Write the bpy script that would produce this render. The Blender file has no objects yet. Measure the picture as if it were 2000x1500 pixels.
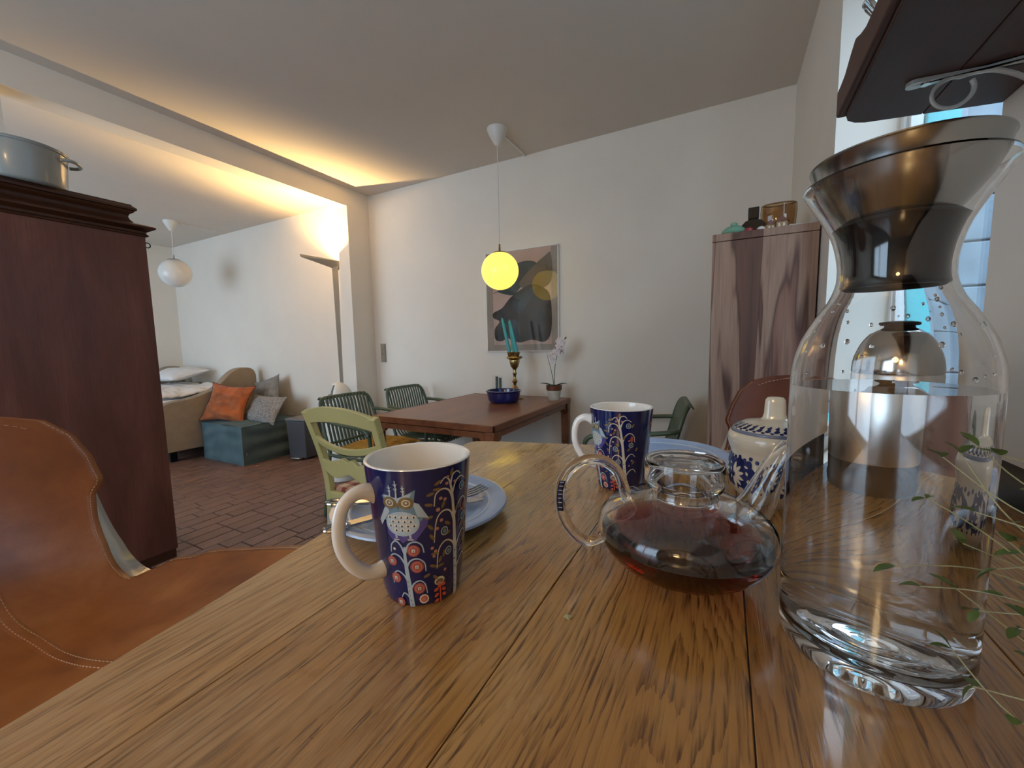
import bpy, bmesh, math, random
from mathutils import Vector, Matrix, noise
random.seed(7)
sc = bpy.context.scene
COL = sc.collection
PI = math.pi

# ------------------------------------------------------------------ camera
ZC = 1.14
FPX = 784.78
yaw, pitch, roll = math.radians(27.895), math.radians(-5.684), math.radians(-1.096)
fw = Vector((-math.sin(yaw)*math.cos(pitch), math.cos(yaw)*math.cos(pitch), math.sin(pitch)))
rt = Vector((math.cos(yaw), math.sin(yaw), 0))
up = rt.cross(fw)
R_ = rt*math.cos(roll)+up*math.sin(roll)
U_ = -rt*math.sin(roll)+up*math.cos(roll)
cam = bpy.data.cameras.new('camera')
cam.sensor_fit = 'HORIZONTAL'; cam.sensor_width = 36.0
cam.lens = FPX/2000*36.0
cam.clip_start = 0.02; cam.clip_end = 60
co = bpy.data.objects.new('camera', cam); COL.objects.link(co)
m = Matrix((R_, U_, -fw)).transposed().to_4x4(); m.translation = Vector((0, 0, ZC))
co.matrix_world = m
sc.camera = co

# ------------------------------------------------------------------ world, daylight, exposure
w = bpy.data.worlds.new('overcast_sky'); sc.world = w; w.use_nodes = True
bgn = w.node_tree.nodes['Background']
bgn.inputs[0].default_value = (0.60, 0.79, 1.0, 1); bgn.inputs[1].default_value = 4.2
def portal(name, loc, rot, sx, sy):
    l = bpy.data.lights.new(name, 'AREA'); l.shape = 'RECTANGLE'; l.size = sx; l.size_y = sy
    l.cycles.is_portal = True
    o = bpy.data.objects.new(name, l); COL.objects.link(o); o.location = loc; o.rotation_euler = rot
portal('daylight_portal_a', (.615, 1.2875, 1.615), (0, PI/2, 0), 1.47, .995)      # window beside the table
portal('daylight_portal_b', (-1.75, -1.72, 1.45), (PI/2, 0, 0), 1.7, 1.7)        # window behind the table
portal('daylight_portal_c', (-5.05, -1.72, 1.35), (PI/2, 0, 0), 2.9, 2.1)          # window of the next room
sc.view_settings.view_transform = 'Standard'; sc.view_settings.look = 'None'
sc.view_settings.gamma = 1.0; sc.view_settings.use_curve_mapping = False
sc.view_settings.exposure = 0.60
cy = sc.cycles
cy.use_denoising = True
cy.max_bounces = 12; cy.diffuse_bounces = 4; cy.glossy_bounces = 5; cy.transmission_bounces = 12; cy.transparent_max_bounces = 10
cy.caustics_refractive = True; cy.caustics_reflective = False
cy.use_adaptive_sampling = True; cy.adaptive_threshold = .04
cy.sample_clamp_indirect = 6.0; cy.blur_glossy = 0.5

# ------------------------------------------------------------------ materials
def lin(c):
    if isinstance(c, str):
        c = c.lstrip('#'); c = [int(c[i:i+2], 16)/255 for i in (0, 2, 4)]
        c = [x/12.92 if x <= .04045 else ((x+.055)/1.055)**2.4 for x in c]
    return (c[0], c[1], c[2], 1)
class NT:
    def __init__(s, name):
        s.m = bpy.data.materials.new(name); s.m.use_nodes = True
        s.t = s.m.node_tree; s.n = s.t.nodes; s.b = s.n['Principled BSDF']; s.out = s.n['Material Output']
    def node(s, t, **kw):
        x = s.n.new(t)
        for k, v in kw.items(): setattr(x, k, v)
        return x
    def link(s, a, b): s.t.links.new(a, b)
    def vec(s, scale=(1, 1, 1), rot=(0, 0, 0), loc=(0, 0, 0), src='Object'):
        tc = s.node('ShaderNodeTexCoord'); mp = s.node('ShaderNodeMapping')
        mp.inputs['Scale'].default_value = scale; mp.inputs['Rotation'].default_value = rot; mp.inputs['Location'].default_value = loc
        s.link(tc.outputs[src], mp.inputs['Vector']); return mp.outputs[0]
    def noise(s, v, scale, detail=4, rough=.55, dist=0):
        x = s.node('ShaderNodeTexNoise'); s.link(v, x.inputs['Vector'])
        x.inputs['Scale'].default_value = scale; x.inputs['Detail'].default_value = detail
        x.inputs['Roughness'].default_value = rough; x.inputs['Distortion'].default_value = dist
        return x.outputs['Fac']
    def ramp(s, f, stops, interp='LINEAR'):
        x = s.node('ShaderNodeValToRGB'); x.color_ramp.interpolation = interp
        e = x.color_ramp.elements
        e[0].position, e[0].color = stops[0][0], lin(stops[0][1]); e[1].position, e[1].color = stops[-1][0], lin(stops[-1][1])
        for p, c in stops[1:-1]:
            k = e.new(p); k.color = lin(c)
        s.link(f, x.inputs[0]); return x.outputs[0]
    def mix(s, f, a, b, mode='MIX'):
        x = s.node('ShaderNodeMix', data_type='RGBA', blend_type=mode)
        for sock, v in ((x.inputs[0], f), (x.inputs[6], a), (x.inputs[7], b)):
            if isinstance(v, (int, float)): sock.default_value = v
            elif isinstance(v, (tuple, list, str)): sock.default_value = lin(v)
            else: s.link(v, sock)
        return x.outputs[2]
    def math(s, op, a, b=0.0, clamp=False):
        x = s.node('ShaderNodeMath', operation=op, use_clamp=clamp)
        for sock, v in ((x.inputs[0], a), (x.inputs[1], b)):
            if isinstance(v, (int, float)): sock.default_value = v
            else: s.link(v, sock)
        return x.outputs[0]
    def rng(s, f, a, b, c, d):
        x = s.node('ShaderNodeMapRange'); s.link(f, x.inputs[0])
        for i, v in enumerate((a, b, c, d)): x.inputs[i+1].default_value = v
        return x.outputs[0]
    def bump(s, h, strength, dist=.002):
        x = s.node('ShaderNodeBump'); x.inputs['Strength'].default_value = strength; x.inputs['Distance'].default_value = dist
        s.link(h, x.inputs['Height']); s.link(x.outputs[0], s.b.inputs['Normal'])
    def set(s, **kw):
        for k, v in kw.items():
            k = {'rough': 'Roughness', 'metal': 'Metallic', 'col': 'Base Color', 'coat': 'Coat Weight', 'coatr': 'Coat Roughness', 'trans': 'Transmission Weight',
                 'ior': 'IOR', 'spec': 'Specular IOR Level', 'sheen': 'Sheen Weight', 'em': 'Emission Color', 'ems': 'Emission Strength', 'sss': 'Subsurface Weight'}[k]
            i = s.b.inputs[k]
            if isinstance(v, (int, float)): i.default_value = v
            elif isinstance(v, (str, tuple, list)): i.default_value = lin(v)
            else: s.link(v, i)
        return s
def plain(name, col, rough=.5, metal=0, var=.12, vs=6, bump=0, bs=80, stretch=(1, 1, 1), **kw):
    a = NT(name); c = lin(col); v = a.vec(stretch)
    f = a.noise(v, vs, 3)
    d = tuple(x*(1-var) for x in c[:3]); l = tuple(min(1, x*(1+var)) for x in c[:3])
    a.set(col=a.ramp(f, [(.3, d), (.7, l)]), rough=rough, metal=metal, **kw)
    if bump: a.bump(a.noise(v, bs, 4), bump)
    return a.m
def wood(name, dark, mid, light, axis=1, s=9, stretch=.08, rough=.4, coat=0., bump=.15, fine=60):
    a = NT(name); sc3 = [1, 1, 1]; sc3[axis] = stretch
    v = a.vec(tuple(sc3)); f = a.noise(v, s, 5, .6, .6)
    c = a.ramp(f, [(.25, dark), (.5, mid), (.75, light)])
    sf = [1, 1, 1]; sf[axis] = .03
    g = a.noise(a.vec(tuple(sf)), fine*3, 3, .6)
    c = a.mix(a.rng(g, .3, .55, .45, 0), c, dark)
    a.set(col=c, rough=a.rng(f, .2, .8, rough*.85, rough*1.2), coat=coat, coatr=.15)
    a.bump(g, bump, .001); return a.m
def glass(name, col=(1, 1, 1), ior=1.47, rough=0.0):
    a = NT(name); a.set(col=tuple(col), trans=1.0, ior=ior, rough=rough, spec=.5); return a.m
def pane_mat(name):
    a = NT(name); tr = a.node('ShaderNodeBsdfTransparent'); gl = a.node('ShaderNodeBsdfGlossy'); gl.inputs['Roughness'].default_value = .0
    tr.inputs[0].default_value = (.96, .97, .97, 1)
    fr = a.node('ShaderNodeFresnel'); ge = a.node('ShaderNodeNewGeometry'); a.link(a.rng(ge.outputs['Backfacing'], 0, 1, 1.45, 1/1.45), fr.inputs[0]); mx = a.node('ShaderNodeMixShader')
    a.link(fr.outputs[0], mx.inputs[0]); a.link(tr.outputs[0], mx.inputs[1]); a.link(gl.outputs[0], mx.inputs[2]); a.link(mx.outputs[0], a.out.inputs[0])
    return a.m

MT = {}
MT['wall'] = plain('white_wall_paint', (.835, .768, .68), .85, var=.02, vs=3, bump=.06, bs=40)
MT['wall_grey'] = plain('bounce_cutting_wall_paint', (.34, .29, .24), .85, var=.04)  # dark tone given to the unseen front wall to cut bounce and reflections
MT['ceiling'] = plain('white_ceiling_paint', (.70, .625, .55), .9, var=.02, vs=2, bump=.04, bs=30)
MT['frame_white'] = plain('white_gloss_paint', (.85, .85, .83), .35, var=.03)
MT['turquoise'] = plain('turquoise_window_paint', (.03, .60, .66), .4, var=.06)
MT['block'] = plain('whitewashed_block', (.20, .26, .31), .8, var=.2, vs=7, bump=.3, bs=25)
MT['block_joint'] = plain('block_joint', (.06, .075, .09), .9)
MT['ground'] = plain('garden_paving', (.35, .34, .32), .9, var=.2)
MT['darkboard'] = wood('dark_stained_board', '#120807', '#1d0f0c', '#2b1813', 1, 6, .15, .35)
MT['pane'] = pane_mat('window_glass')
def brick_mat():
    a = NT('red_brown_floor_brick'); oi = a.node('ShaderNodeObjectInfo')
    f = a.noise(a.vec((1, 1, 1), src='Object'), 14, 5, .6)
    c = a.ramp(f, [(.3, '#684a3d'), (.55, '#816154'), (.8, '#917669')])
    c = a.mix(a.rng(oi.outputs['Random'], 0, 1, 0, .45), c, '#5c3f35')
    a.set(col=c, rough=a.rng(f, .3, .7, .34, .5)); a.bump(a.noise(a.vec(), 60, 4), .25); return a.m
MT['brick'] = brick_mat()
MT['mortar'] = plain('dark_floor_joint', (.07, .045, .035), .9, var=.2, vs=40)
def oak_mat():
    a = NT('worn_oak')
    oi = a.node('ShaderNodeObjectInfo')
    tc = a.node('ShaderNodeTexCoord'); mp = a.node('ShaderNodeMapping')
    cb = a.node('ShaderNodeCombineXYZ'); a.link(a.math('MULTIPLY', oi.outputs['Random'], 7.0), cb.inputs[1]); a.link(a.math('MULTIPLY', oi.outputs['Random'], 3.0), cb.inputs[2])
    a.link(tc.outputs['Object'], mp.inputs['Vector']); a.link(cb.outputs[0], mp.inputs['Location'])
    def st(x, y, z):
        q = a.node('ShaderNodeMapping'); q.inputs['Scale'].default_value = (x, y, z); a.link(mp.outputs[0], q.inputs['Vector']); return q.outputs[0]
    # growth rings: long dark lines a few millimetres apart, bending into arches
    warp = a.noise(st(1, .25, 1), 9, 2, .5)
    sx0 = a.node('ShaderNodeSeparateXYZ'); a.link(mp.outputs[0], sx0.inputs[0])
    ring = a.math('ADD', a.math('MULTIPLY', sx0.outputs[0], 150.0), a.math('ADD', a.math('MULTIPLY', warp, 22.0), a.math('MULTIPLY', sx0.outputs[1], 3.0)))
    rf = a.math('FRACT', a.math('ADD', ring, a.math('MULTIPLY', a.noise(st(1, .05, 1), 190, 3, .6), 1.6)))
    big = a.noise(st(1, .22, 1), 13, 3, .5)
    base = a.ramp(big, [(.28, (.34, .150, .036)), (.5, (.49, .25, .070)), (.74, (.61, .37, .135))])
    p1 = a.noise(st(1, .045, 1), 560, 2, .5); p2 = a.noise(st(1, .06, 1), 300, 3, .6)
    late = a.math('MULTIPLY', a.rng(rf, .45, .95, 0, 1), a.rng(p2, .34, .58, .15, 1), True)
    c = a.mix(a.math('MULTIPLY', late, .62), base, (.155, .058, .016))
    pores = a.math('MULTIPLY', a.rng(p2, .46, .60, 0, 1), a.rng(p1, .42, .60, 0, 1), True)
    pores = a.math('MULTIPLY', pores, a.rng(rf, .2, .7, .35, 1), True)
    c = a.mix(a.math('MULTIPLY', pores, .75), c, (.07, .026, .009))
    # wear: dry pale patches where the finish has gone (more along the left-hand side)
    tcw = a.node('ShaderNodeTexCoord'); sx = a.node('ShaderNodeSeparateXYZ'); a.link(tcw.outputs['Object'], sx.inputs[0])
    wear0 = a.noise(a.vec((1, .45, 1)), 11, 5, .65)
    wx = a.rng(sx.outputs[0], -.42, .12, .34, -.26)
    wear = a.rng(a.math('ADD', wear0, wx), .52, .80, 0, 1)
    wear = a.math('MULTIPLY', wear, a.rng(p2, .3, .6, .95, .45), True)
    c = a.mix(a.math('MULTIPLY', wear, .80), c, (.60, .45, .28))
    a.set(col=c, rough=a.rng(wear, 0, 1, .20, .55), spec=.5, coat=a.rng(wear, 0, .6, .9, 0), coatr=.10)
    h = a.math('SUBTRACT', a.math('MULTIPLY', a.noise(st(1, .05, 1), 160, 3), .5), pores)
    a.bump(h, .35, .0008)
    return a.m
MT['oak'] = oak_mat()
MT['oak_edge'] = wood('oak_edge', '#3b1d0b', '#6b3d1a', '#8e5a2c', 1, 14, .08, .45)
MT['teak'] = wood('teak', '#683a22', '#8f5c3c', '#a6744f', 1, 10, .10, .32, bump=.1)
MT['teak_edge'] = wood('teak_edge', '#5a2b15', '#7f4828', '#985f3c', 1, 10, .10, .3, bump=.1)
MT['wardrobe'] = wood('dark_stained_oak', '#4f2d23', '#6a3e32', '#805244', 2, 6, .22, .40, bump=.25)
MT['cornice'] = wood('cornice_wood', '#2b140c', '#42220f', '#54301a', 1, 8, .1, .38)
def rosewood():
    a = NT('figured_rosewood')
    v = a.vec((1, 1, .07)); f = a.noise(v, 8.5, 3, .45, .7)
    sx = a.node('ShaderNodeSeparateXYZ'); tc = a.node('ShaderNodeTexCoord'); a.link(tc.outputs['Object'], sx.inputs[0])
    g = a.math('SUBTRACT', f, a.rng(sx.outputs[0], .15, .30, 0, .22))
    c = a.ramp(g, [(.30, '#472c25'), (.395, '#5d3a30'), (.42, '#3f241d'), (.44, '#8d6d5b'), (.52, '#9c7c69'), (.56, '#4e2f27'), (.58, '#84594a'), (.66, '#94705f'), (.72, '#6d463a')])
    fine = a.noise(a.vec((1, 1, .03)), 160, 3)
    c = a.mix(a.rng(fine, .3, .6, .4, 0), c, '#5a3b31')
    a.set(col=c, rough=.42); a.bump(fine, .1, .001); return a.m
MT['rosewood'] = rosewood()
def leather(name, a1, a2, a3):
    a = NT(name); v = a.vec(); f = a.noise(v, 5, 5, .6, .3)
    c = a.ramp(f, [(.28, a1), (.5, a2), (.75, a3)])
    sp = a.noise(v, 38, 6, .7); c = a.mix(a.rng(sp, .55, .75, 0, .28), c, a1)
    vo = a.node('ShaderNodeTexVoronoi', feature='DISTANCE_TO_EDGE'); vo.inputs['Scale'].default_value = 420; a.link(v, vo.inputs['Vector'])
    a.set(col=c, rough=a.rng(a.noise(v, 9, 3), .3, .7, .30, .46)); a.bump(a.math('ADD', a.math('MULTIPLY', vo.outputs['Distance'], .6), a.math('MULTIPLY', sp, 1.2)), .18, .0008); return a.m
MT['leather'] = leather('cognac_leather', '#6f3f24', '#9c5f31', '#b87d49')
MT['leather_dark'] = leather('dark_leather', '#4a2518', '#683521', '#7c452c')
MT['thread'] = plain('pale_stitching_thread', '#c8a385', .8)
MT['steel'] = plain('brushed_steel', (.55, .54, .52), .28, 1, var=.08, vs=40, stretch=(1, 1, .05))
MT['steel_v'] = plain('brushed_steel_can', (.62, .60, .57), .30, 1, var=.12, vs=60, stretch=(1, 1, .02))
MT['polish'] = plain('polished_steel', (.46, .45, .43), .13, 1, var=.04)
MT['funnel_steel'] = plain('dark_satin_steel', (.34, .34, .33), .20, 1, var=.06)
MT['steel_dull'] = plain('dull_steel_band', (.55, .54, .52), .30, 1, var=.1)
MT['black'] = plain('black_rubber', (.008, .008, .009), .5, var=.2, spec=.2)
MT['brass'] = plain('old_brass', (.42, .29, .12), .28, 1, var=.25, vs=30)
MT['navy_glaze'] = plain('navy_glaze', (.007, .012, .095), .12, var=.15, coat=.5)
MT['white_glaze'] = plain('white_glaze', (.88, .87, .84), .10, var=.02, coat=.4)
MT['cream_glaze'] = plain('cream_glaze', (.70, .63, .50), .16, var=.05, coat=.4)
MT['blue_paint'] = plain('cobalt_brushwork', (.012, .02, .10), .18, var=.5, vs=50)
MT['plate'] = plain('blue_grey_glaze', (.30, .385, .55), .22, var=.10, vs=30, coat=.3)
MT['plate_line'] = plain('plate_rim_line', (.55, .60, .66), .25)
MT['glass'] = glass('clear_glass'); MT['thin_glass'] = glass('teapot_glass', (1, 1, 1), 1.45)
MT['water'] = glass('water', (1, 1, 1), 1.333)
def tea():
    a = NT('red_brown_tea'); a.set(col=(1, .9, .85), trans=1.0, ior=1.333, rough=0.0)
    vol = a.node('ShaderNodeVolumeAbsorption'); vol.inputs['Color'].default_value = (.80, .16, .05, 1); vol.inputs['Density'].default_value = 95
    a.link(vol.outputs[0], a.out.inputs['Volume']); return a.m
MT['tea'] = tea()
MT['chair_green'] = plain('pale_sage_paint', (.52, .455, .19), .42, var=.07, vs=4)
MT['slat_green'] = plain('dark_sage_metal', (.085, .115, .068), .38, var=.1)
MT['slat_green_lit'] = plain('window_lit_sage_metal', (.30, .46, .36), .38, var=.1)  # same sage slats with window light put into the colour
MT['mustard'] = plain('mustard_fabric', (.42, .22, .03), .95, var=.25, vs=40, bump=.4, bs=200)
MT['orange'] = plain('orange_velvet', (.36, .080, .008), .75, var=.3, vs=10, bump=.3, bs=60, sheen=.3)
MT['grey_fabric'] = plain('grey_speckled_fabric', (.25, .235, .225), .95, var=.45, vs=70, bump=.5, bs=150)
MT['grey_fabric2'] = plain('grey_plain_fabric', (.22, .205, .19), .95, var=.2, vs=25, bump=.4, bs=150)
MT['teal'] = plain('teal_cotton', (.078, .120, .130), .9, var=.18, vs=5, bump=.3, bs=120)
MT['taupe'] = plain('taupe_upholstery', (.30, .24, .18), .95, var=.08, vs=12, bump=.3, bs=250)
MT['linen'] = plain('white_linen', (.78, .74, .72), .9, var=.05, vs=10, bump=.2, bs=30)
MT['bin'] = plain('dark_grey_plastic', (.055, .05, .055), .5, var=.1)
MT['bin_lid'] = plain('grey_plastic_lid', (.17, .16, .16), .45, var=.1)
MT['white_plastic'] = plain('white_plastic', (.78, .75, .70), .35, var=.03)
MT['lamp_grey'] = plain('lamp_grey_metal', (.42, .40, .36), .4, .3, var=.05)
MT['opal_off'] = plain('opal_glass_unlit', (.80, .77, .72), .18, var=.02)
def emis(name, col, strength, base=None):
    a = NT(name); a.set(col=base or col, em=col, ems=strength, rough=.25); return a.m
MT['opal_lit'] = emis('opal_glass_lit', (1.0, .66, .10), 1.12, (.7, .5, .12))
MT['bulb'] = emis('warm_bulb', (1.0, .62, .25), 30)
MT['white_lacquer'] = plain('white_lacquer', (.80, .78, .73), .4, var=.02)
MT['switch'] = plain('taupe_switch', (.30, .26, .20), .5, var=.1)
MT['turq_wax'] = plain('turquoise_wax', (.06, .40, .40), .4, var=.06)
MT['terracotta'] = plain('terracotta_glaze', (.16, .045, .018), .35, var=.15)
MT['pot_cream'] = plain('cream_fluted_pot', (.62, .56, .46), .6, var=.15, vs=30)
MT['leaf_dark'] = plain('orchid_leaf', (.035, .075, .035), .35, var=.2)
MT['stem'] = plain('orchid_stem', (.16, .17, .09), .5)
MT['petal'] = plain('pale_pink_petal', (.80, .68, .66), .6, var=.12, vs=40)
MT['herb'] = plain('herb_leaf', (.085, .13, .03), .5, var=.3, vs=60)
MT['herb_stem'] = plain('herb_stem', (.30, .29, .15), .5, var=.3, vs=40)
MT['soil'] = plain('potting_soil', (.03, .02, .014), .95, var=.4, vs=60)
MT['enamel'] = plain('grey_enamel', (.33, .35, .34), .18, var=.05, coat=.3)
MT['celadon'] = plain('celadon_glaze', (.17, .35, .24), .22, var=.12)
MT['amber_glass'] = glass('smoky_amber_glass', (.62, .45, .28), 1.45)
MT['black_gloss'] = plain('black_gloss', (.012, .010, .010), .15)
MT['red_lac'] = plain('red_lacquer', (.35, .03, .04), .3)
MT['ochre_clay'] = plain('ochre_clay', (.42, .26, .12), .6, var=.3, vs=60)
MT['shell_white'] = plain('shell_white', (.75, .68, .60), .5)
MT['paper'] = plain('paper_white', (.75, .72, .66), .8)
MT['shelf'] = wood('dark_brown_shelf', '#3a211b', '#4e2f27', '#5f3d34', 1, 6, .12, .60, bump=.1)
MT['bracket'] = plain('grey_painted_bracket', (.52, .50, .46), .35, .3)
def plaid():
    a = NT('red_plaid_fabric'); c = None
    sx = a.node('ShaderNodeSeparateXYZ'); tc = a.node('ShaderNodeTexCoord'); a.link(tc.outputs['Object'], sx.inputs[0])
    def stripe(sock, per, wd):
        fr = a.math('FRACT', a.math('MULTIPLY', sock, 1/per)); return a.math('LESS_THAN', fr, wd)
    h = a.math('ADD', a.math('ADD', stripe(sx.outputs[0], .07, .45), stripe(sx.outputs[1], .07, .45)), 0)
    c = a.ramp(a.math('MULTIPLY', h, .5), [(0, '#d9c3a8'), (.5, '#b98a74'), (1, '#8a4436')])
    a.set(col=c, rough=.9); a.bump(a.noise(a.vec(), 300), .2); return a.m
MT['plaid'] = plaid()

# ------------------------------------------------------------------ mesh helpers
class MB:
    def __init__(s): s.v = []; s.f = []
    def add(s, vs, fs):
        b = len(s.v); s.v += [tuple(x) for x in vs]; s.f += [tuple(i+b for i in f) for f in fs]; return s
    def box(s, x0, x1, y0, y1, z0, z1):
        return s.add([(x, y, z) for z in (z0, z1) for y in (y0, y1) for x in (x0, x1)],
                     [(0, 2, 3, 1), (4, 5, 7, 6), (0, 1, 5, 4), (2, 6, 7, 3), (0, 4, 6, 2), (1, 3, 7, 5)])
    def grid(s, rows, cu=False, cv=False, flip=False):
        n, k = len(rows), len(rows[0]); vs = [p for r in rows for p in r]; fs = []
        for i in range(n if cu else n-1):
            for j in range(k if cv else k-1):
                q = (i*k+j, i*k+(j+1) % k, ((i+1) % n)*k+(j+1) % k, ((i+1) % n)*k+j)
                fs.append(q[::-1] if flip else q)
        return s.add(vs, fs)
    def lathe(s, prof, seg=48, c=(0, 0, 0), closed=False, capb=True, capt=True, sx=1, sy=1):
        # a profile listed from its lowest outer point upwards faces outwards
        rows = []
        for r, z in prof:
            rows.append([(c[0]+max(r, 1e-5)*math.cos(2*PI*j/seg)*sx, c[1]+max(r, 1e-5)*math.sin(2*PI*j/seg)*sy, c[2]+z) for j in range(seg)])
        b = len(s.v); s.grid(rows, cu=closed, cv=True)
        if not closed:
            n = len(prof)
            if capb: s.f.append(tuple(b+j for j in range(seg))[::-1])
            if capt: s.f.append(tuple(b+(n-1)*seg+j for j in range(seg)))
        return s
    def tube(s, pts, r, seg=10, closed=False, caps=True, flat=1.0, upv=None):
        pts = [Vector(p) for p in pts]; n = len(pts); rows = []; nrm = None
        for i, p in enumerate(pts):
            a = pts[(i-1) % n] if (i or closed) else p; b = pts[(i+1) % n] if (i < n-1 or closed) else p
            t = (b-a).normalized()
            if nrm is None:
                ref = Vector(upv) if upv else (Vector((0, 0, 1)) if abs(t.z) < .9 else Vector((1, 0, 0)))
                nrm = (ref-t*ref.dot(t)).normalized()
            else:
                nrm = (nrm-t*nrm.dot(t)); nrm = nrm.normalized() if nrm.length > 1e-6 else t.orthogonal().normalized()
            bn = t.cross(nrm); rr = r[i] if isinstance(r, (list, tuple)) else r
            rows.append([p+nrm*(rr*math.cos(2*PI*j/seg))+bn*(rr*flat*math.sin(2*PI*j/seg)) for j in range(seg)])
        b0 = len(s.v); s.grid(rows, cu=closed, cv=True)
        if caps and not closed:
            s.f.append(tuple(b0+j for j in range(seg))[::-1]); s.f.append(tuple(b0+(n-1)*seg+j for j in range(seg)))
        return s
    def sweep_rect(s, pts, wx, wy, ax=(1, 0, 0)):
        # rectangular section: wx along ax, wy across; sizes may be lists
        pts = [Vector(p) for p in pts]; n = len(pts); rows = []; A = Vector(ax)
        for i, p in enumerate(pts):
            t = (pts[min(i+1, n-1)]-pts[max(i-1, 0)]).normalized(); B = t.cross(A).normalized()
            a = (wx[i] if isinstance(wx, list) else wx)/2; b = (wy[i] if isinstance(wy, list) else wy)/2
            rows.append([p-A*a-B*b, p+A*a-B*b, p+A*a+B*b, p-A*a+B*b])
        b0 = len(s.v); s.grid(rows, cv=True)
        s.f.append((b0+3, b0+2, b0+1, b0)); e = b0+(n-1)*4; s.f.append((e, e+1, e+2, e+3)); return s
    def prism(s, poly, d0, d1, axis=2):
        # polygon (2D) extruded along axis from d0 to d1
        def P(a, b, d): return (a, b, d) if axis == 2 else ((a, d, b) if axis == 1 else (d, a, b))
        n = len(poly); vs = [P(a, b, d0) for a, b in poly]+[P(a, b, d1) for a, b in poly]
        fs = [tuple(range(n))[::-1], tuple(range(n, 2*n))]+[(i, (i+1) % n, n+(i+1) % n, n+i) for i in range(n)]
        return s.add(vs, fs)
    def sphere(s, c, r, seg=32, rings=16, sx=1, sy=1, sz=1):
        prof = [(r*math.cos(-PI/2+PI*i/rings), r*sz*math.sin(-PI/2+PI*i/rings)) for i in range(rings+1)]
        return s.lathe(prof, seg, c, capb=False, capt=False, sx=sx, sy=sy)
def catmull(pts, n=8, closed=False):
    out = []; k = len(pts); P = [Vector(p) for p in pts]
    for i in range(k if closed else k-1):
        a, b, c, d = (P[(i-1) % k] if (i or closed) else P[0]), P[i], P[(i+1) % k], (P[(i+2) % k] if (i+2 < k or closed) else P[-1])
        for j in range(n):
            t = j/n; out.append(.5*((2*b)+(c-a)*t+(2*a-5*b+4*c-d)*t*t+(3*b-a-3*c+d)*t**3))
    if not closed: out.append(P[-1])
    return out
def obj(name, mb, mat, parent=None, smooth=35, bevel=0, bseg=2, sub=0, solid=0, mesh=None):
    if mesh is None:
        mesh = bpy.data.meshes.new(name); mesh.from_pydata(mb.v, [], mb.f); mesh.validate()
        bm = bmesh.new(); bm.from_mesh(mesh); bmesh.ops.recalc_face_normals(bm, faces=bm.faces); bm.to_mesh(mesh); bm.free()
        if smooth:
            mesh.polygons.foreach_set('use_smooth', [True]*len(mesh.polygons)); mesh.set_sharp_from_angle(angle=math.radians(smooth))
        mesh.materials.append(MT[mat] if isinstance(mat, str) else mat)
    o = bpy.data.objects.new(name, mesh); COL.objects.link(o)
    if parent: o.parent = parent
    if solid: q = o.modifiers.new('thickness', 'SOLIDIFY'); q.thickness = solid; q.offset = 0
    if sub: q = o.modifiers.new('smooth', 'SUBSURF'); q.levels = sub; q.render_levels = sub
    if bevel: q = o.modifiers.new('edge', 'BEVEL'); q.width = bevel; q.segments = bseg; q.limit_method = 'ANGLE'; q.angle_limit = math.radians(40)
    return o
def tag(o, label, cat, group=None):
    o['label'] = label; o['category'] = cat
    if group: o['group'] = group
    return o
def thing(name, label, cat, loc=(0, 0, 0), rotz=0, group=None):
    o = bpy.data.objects.new(name, None); COL.objects.link(o); o.empty_display_size = .05
    o.location = loc; o.rotation_euler = (0, 0, rotz); return tag(o, label, cat, group)
def struct(name, mb, mat, parent=None, **kw):
    o = obj(name, mb, mat, parent, **kw)
    if not parent: o['kind'] = 'structure'
    return o
def copy_tree(o, parent=None):
    c = o.copy(); COL.objects.link(c); c.parent = parent
    for ch in list(o.children): copy_tree(ch, c)
    return c

# ------------------------------------------------------------------ room shell
ZT = 2.54
XR, XL, YB, YF, XF = .31, -3.0, 2.85, -1.6, -6.75
fl = struct('floor', MB().box(XF-.2, .6, YF-.1, YB+.1, -.12, -.008), 'mortar')
bw, bl, gp = .1075, .226, .006
bm_ = MB().box(-bl/2+gp/2, bl/2-gp/2, 0, 0, 0, 0)
near = []; rest = MB(); cells = []
i = 0; x = XF+.05
while x < XR-.02:
    y = YF+random.choice((0, .075, .113, .15))-bl
    while y < YB:
        y0, y1 = max(y, YF), min(y+bl, YB)
        if y1-y0 > .03: cells.append((x, min(x+bw, XR-.005), y0, y1))
        y += bl
    x += bw; i += 1
def vis(c):
    cx, cy_ = (c[0]+c[1])/2, (c[2]+c[3])/2
    return -4.3 < cx < -1.75 and .98 < cy_ < 2.72 and cy_ > -.38*cx-.02 and cy_ < 2.9 and abs(c[3]-c[2]-bl) < .02
cand = [c for c in cells if vis(c)]
cand.sort(key=lambda c: c[0]**2+c[2]**2); cand = cand[:300]; cs = set(cand)
bmesh_shared = []
for k in range(4):
    q = MB(); e = .0025; a, b = (bw-gp)/2, (bl-gp)/2; h = .0012*random.uniform(-1, 1)
    q.add([(-a, -b, -.02), (a, -b, -.02), (a, b, -.02), (-a, b, -.02), (-a, -b, -e), (a, -b, -e), (a, b, -e), (-a, b, -e), (-a+e, -b+e, h*.5), (a-e, -b+e, 0), (a-e, b-e, -h*.5), (-a+e, b-e, 0)],
          [(3, 2, 1, 0)]+[(i, (i+1) % 4, 4+(i+1) % 4, 4+i) for i in range(4)]+[(4+i, 4+(i+1) % 4, 8+(i+1) % 4, 8+i) for i in range(4)]+[(8, 9, 10, 11)])
    me = bpy.data.meshes.new('brick'); me.from_pydata(q.v, [], q.f); me.materials.append(MT['brick']); bmesh_shared.append(me)
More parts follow.
